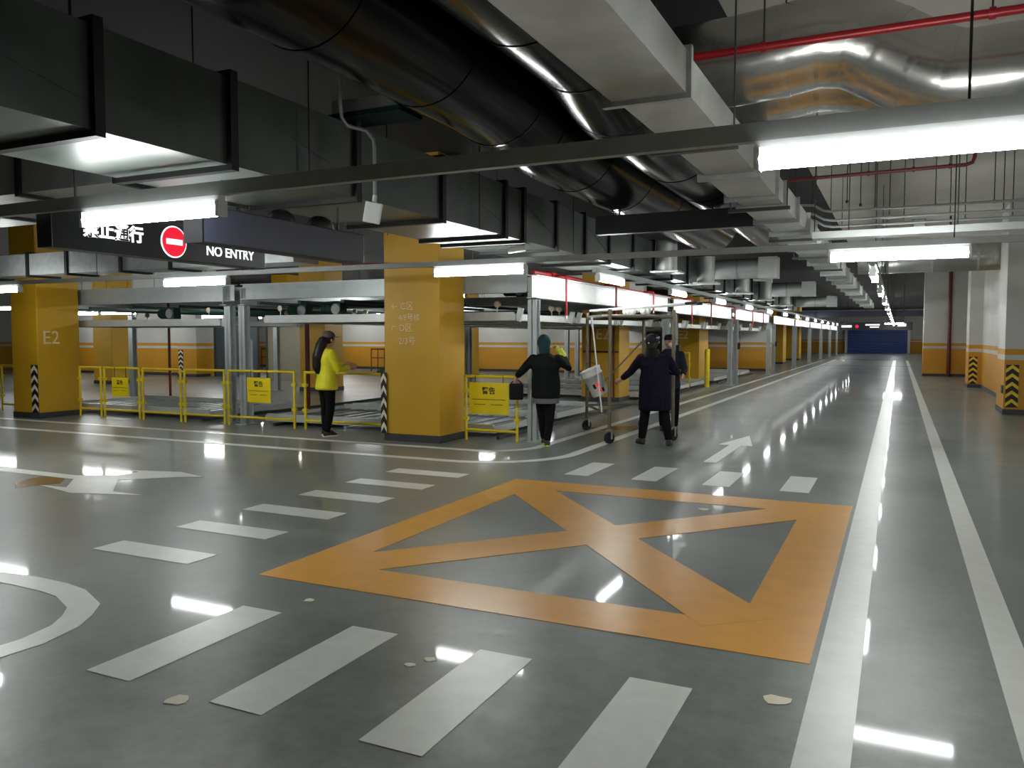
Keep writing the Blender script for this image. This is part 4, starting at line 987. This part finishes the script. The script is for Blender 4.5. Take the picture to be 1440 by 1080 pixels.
pobj('pocket_flap', MB().box(-0.1, -0.02, 0.155, 0.163, 0.9, 0.94), 'jacket_yellow', t)
cl = thing('green_cloth', 'dark green cloth draped over the fence rail before the woman in yellow', 'cloth', (-7.35, 10.95, 0.96))
g = MB()
for i in range(10): g.ball((-7.62 + 0.06 * i, 11.06 - 0.0126 * i, 0.99 + 0.02 * math.sin(i * 1.7)), (0.07, 0.05, 0.035 + 0.01 * (i % 3)), 8, 6)
obj('cloth_folds', g, 'cloth_green', cl)
# --- woman on the phone, seen from behind
ang2 = math.atan2(10.64, -4.51)
t, V, Mh = person('woman in dark jacket and teal hood walking away, yellow glove at her ear', (-4.53, 10.66, 0), ang2, dict(
    head=(-0.02, 0.03, 1.445), neck=(-0.01, 0.0, 1.31), chest=(0, -0.01, 1.14), hip=(0.01, 0, 0.85),
    sh_l=(-0.175, 0, 1.24), el_l=(-0.34, 0.02, 1.06), wr_l=(-0.42, 0.14, 0.98), sh_r=(0.175, 0, 1.24), el_r=(0.33, 0.05, 1.10), wr_r=(0.225, 0.14, 1.33),
    th_l=(-0.08, 0, 0.79), kn_l=(-0.05, 0.05, 0.44), an_l=(-0.02, 0.1, 0.085), th_r=(0.08, 0, 0.79), kn_r=(0.07, -0.02, 0.44), an_r=(0.03, -0.14, 0.085)),
    dict(trousers='trouser_black', shoe_l='shoe_grey', shoe_r='shoe_grey', sole='shoe_lime', top='jacket_dark_green', top_name='jacket', hem=0.68, flare=1.08, wide=1.14,
         hand_l=((-0.2, 0.5, -0.8), (1, 0, 0), 0.8), hand_r=((-0.6, 0.1, 0.6), (-0.5, -0.6, 0), 0.5), leg=0.92))
pobj('shirt_hem', MB().rings([(0.01, 0, 0.61, 0.186, 0.148), (0.01, 0, 0.64, 0.19, 0.15), (0.01, 0, 0.75, 0.176, 0.138)], 24), 'shirt_grey', t)
hd = MB().ball((-0.02, 0.015, 1.475), (0.098, 0.115, 0.118), 18, 12); hd.path([(-0.02, -0.01, 1.44), (-0.015, -0.03, 1.37), (-0.01, -0.02, 1.32)], [0.088, 0.08, 0.085], 14);
pobj('hood', fuse(hd, 0.012, 4), 'hood_teal', t)
gl = MB(); hand(gl, V['wr_r'], (-0.6, 0.1, 0.6), (-0.5, -0.6, 0), 1.12, 0.5); gl.path([V['wr_r'] + Vector((0.05, -0.03, -0.08)), V['wr_r'], V['wr_r'] + Vector((-0.03, 0.0, 0.05))], [0.05, 0.046, 0.05], 12)
pobj('glove', fuse(gl, 0.009, 2), 'glove_yellow', t)
bg = thing('hand_bag', 'black bag held out by the woman on the phone', 'bag', (-4.95, 10.6, 0.7))
fw_ = Vector((math.cos(ang2), math.sin(ang2), 0)); rt_ = Vector((math.sin(ang2), -math.cos(ang2), 0))
wl = Vector((-4.53, 10.66, 0)) + rt_ * V['wr_l'].x + fw_ * (V['wr_l'].y + 0.05) + Vector((0, 0, V['wr_l'].z - 0.1))
MB_ = Matrix((rt_, fw_, Vector((0, 0, 1)))).transposed()
obj('bag_body', MB().cbox(wl + Vector((0, 0, -0.12)), (0.2, 0.07, 0.24), M=MB_), 'bag_black', bg, bevel=0.02)
obj('bag_strap', MB().path([wl + rt_ * -0.08 + Vector((0, 0, 0.0)), wl + Vector((0, 0, 0.07)), wl + rt_ * 0.08 + Vector((0, 0, 0.0))], 0.01, 8), 'bag_black', bg)
# --- coat wearer, seen from behind
ang3 = math.atan2(11.46, -3.16)
t, V, Mh = person('person in long dark patterned coat and speckled hat seen from behind', (-3.16, 11.4, 0), ang3, dict(
    head=(-0.03, 0.04, 1.455), neck=(-0.02, 0.01, 1.325), chest=(0, 0, 1.15), hip=(0.02, 0, 0.86),
    sh_l=(-0.18, 0.02, 1.25), el_l=(-0.33, 0.06, 1.05), wr_l=(-0.47, 0.18, 0.93), sh_r=(0.19, 0, 1.25), el_r=(0.33, 0.08, 1.04), wr_r=(0.2, 0.28, 1.06),
    th_l=(-0.08, 0, 0.8), kn_l=(-0.12, 0.05, 0.45), an_l=(-0.16, 0.02, 0.085), th_r=(0.1, 0, 0.8), kn_r=(0.16, 0.0, 0.45), an_r=(0.22, -0.08, 0.085)),
    dict(trousers='trouser_black', shoe='shoe_grey', sole='rubber', top='coat_navy', top_name='coat', hem=0.50, flare=1.25, wide=1.16,
         hand_l=((-0.7, 0.5, -0.4), (0, 0, -1), 0.7), hand_r=((-0.6, 0.8, 0.1), (0, 0, -1), 0.7), foot_l=-0.5, foot_r=0.2, leg=1.05))
hr = MB().ball((-0.03, 0.015, 1.46), (0.088, 0.098, 0.108), 16, 10); hr.path([(-0.03, -0.02, 1.44), (-0.03, -0.035, 1.36)], [0.075, 0.06], 12)
pobj('hair', fuse(hr, 0.012, 3), 'hair_black', t)
pobj('collar', MB().rings([(-0.02, 0.0, 1.27, 0.14, 0.11), (-0.02, 0.005, 1.32, 0.105, 0.096), (-0.02, 0.01, 1.375, 0.09, 0.09)], 20), 'bag_black', t)
ht = MB().rings([(-0.03, 0.03, 1.44, 0.088, 0.106), (-0.03, 0.03, 1.48, 0.098, 0.116), (-0.03, 0.03, 1.53, 0.096, 0.112), (-0.03, 0.03, 1.58, 0.07, 0.084), (-0.03, 0.03, 1.60, 0.02, 0.03)], 20)
h_ = pobj('hat', ht, 'hat_pattern', t, label='dark hat with pale speckles')
for i in range(14):
    a = random.uniform(0, 6.28); z = random.uniform(1.46, 1.56)
    pobj('speckle', MB().ball((-0.03 + 0.097 * math.cos(a), 0.03 + 0.114 * math.sin(a), z), (0.013, 0.013, 0.011), 6, 4), 'sole_white', h_)
# --- fourth person, half hidden, facing the camera
t, V, Mh = person('person in slate work clothes half hidden behind the coat wearer', (-3.40, 13.2, 0), R(-72), dict(
    head=(0, 0.05, 1.47), neck=(0, 0.0, 1.34), chest=(0, 0, 1.16), hip=(0, 0, 0.87),
    sh_l=(-0.18, 0, 1.26), el_l=(-0.24, 0.08, 1.02), wr_l=(-0.2, 0.25, 0.92), sh_r=(0.18, 0, 1.26), el_r=(0.26, 0.06, 1.02), wr_r=(0.25, 0.24, 1.0),
    th_l=(-0.08, 0, 0.8), kn_l=(-0.1, 0.06, 0.45), an_l=(-0.1, 0.04, 0.085), th_r=(0.08, 0, 0.8), kn_r=(0.1, 0.0, 0.45), an_r=(0.1, -0.06, 0.085)),
    dict(yaw=0.3, trousers='trouser_black', shoe='shoe_grey', sole='rubber', top='coat_slate', top_name='jacket', hem=0.7,
         hand_l=((0, 0.9, -0.2), (1, 0, 0), 0.7), hand_r=((0, 0.9, 0.1), (-1, 0, 0), 0.7)))
pobj('hair', fuse(MB().ball((0, 0.02, 1.485), (0.086, 0.096, 0.1), 16, 10), 0.012, 3), 'hair_black', t)
cp = MB().rings([(0, 0.04, 1.50, 0.088, 0.104), (0, 0.04, 1.54, 0.09, 0.106), (0, 0.035, 1.585, 0.066, 0.08), (0, 0.035, 1.595, 0.012, 0.012)], 20)
pobj('cap', cp, 'hat_pattern', t)
mk = MB().ball((0.0, 0.105, -0.035), (0.048, 0.028, 0.036), 12, 8)
M2 = Matrix.Translation(V['head']) @ Matrix.Rotation(0.3, 4, 'Z')
mk = MB().ball((0.0, 0.078, -0.04), (0.05, 0.03, 0.038), 12, 8); tmb(mk, M2)
pobj('face_mask', mk, 'sole_white', t, label='white face mask')
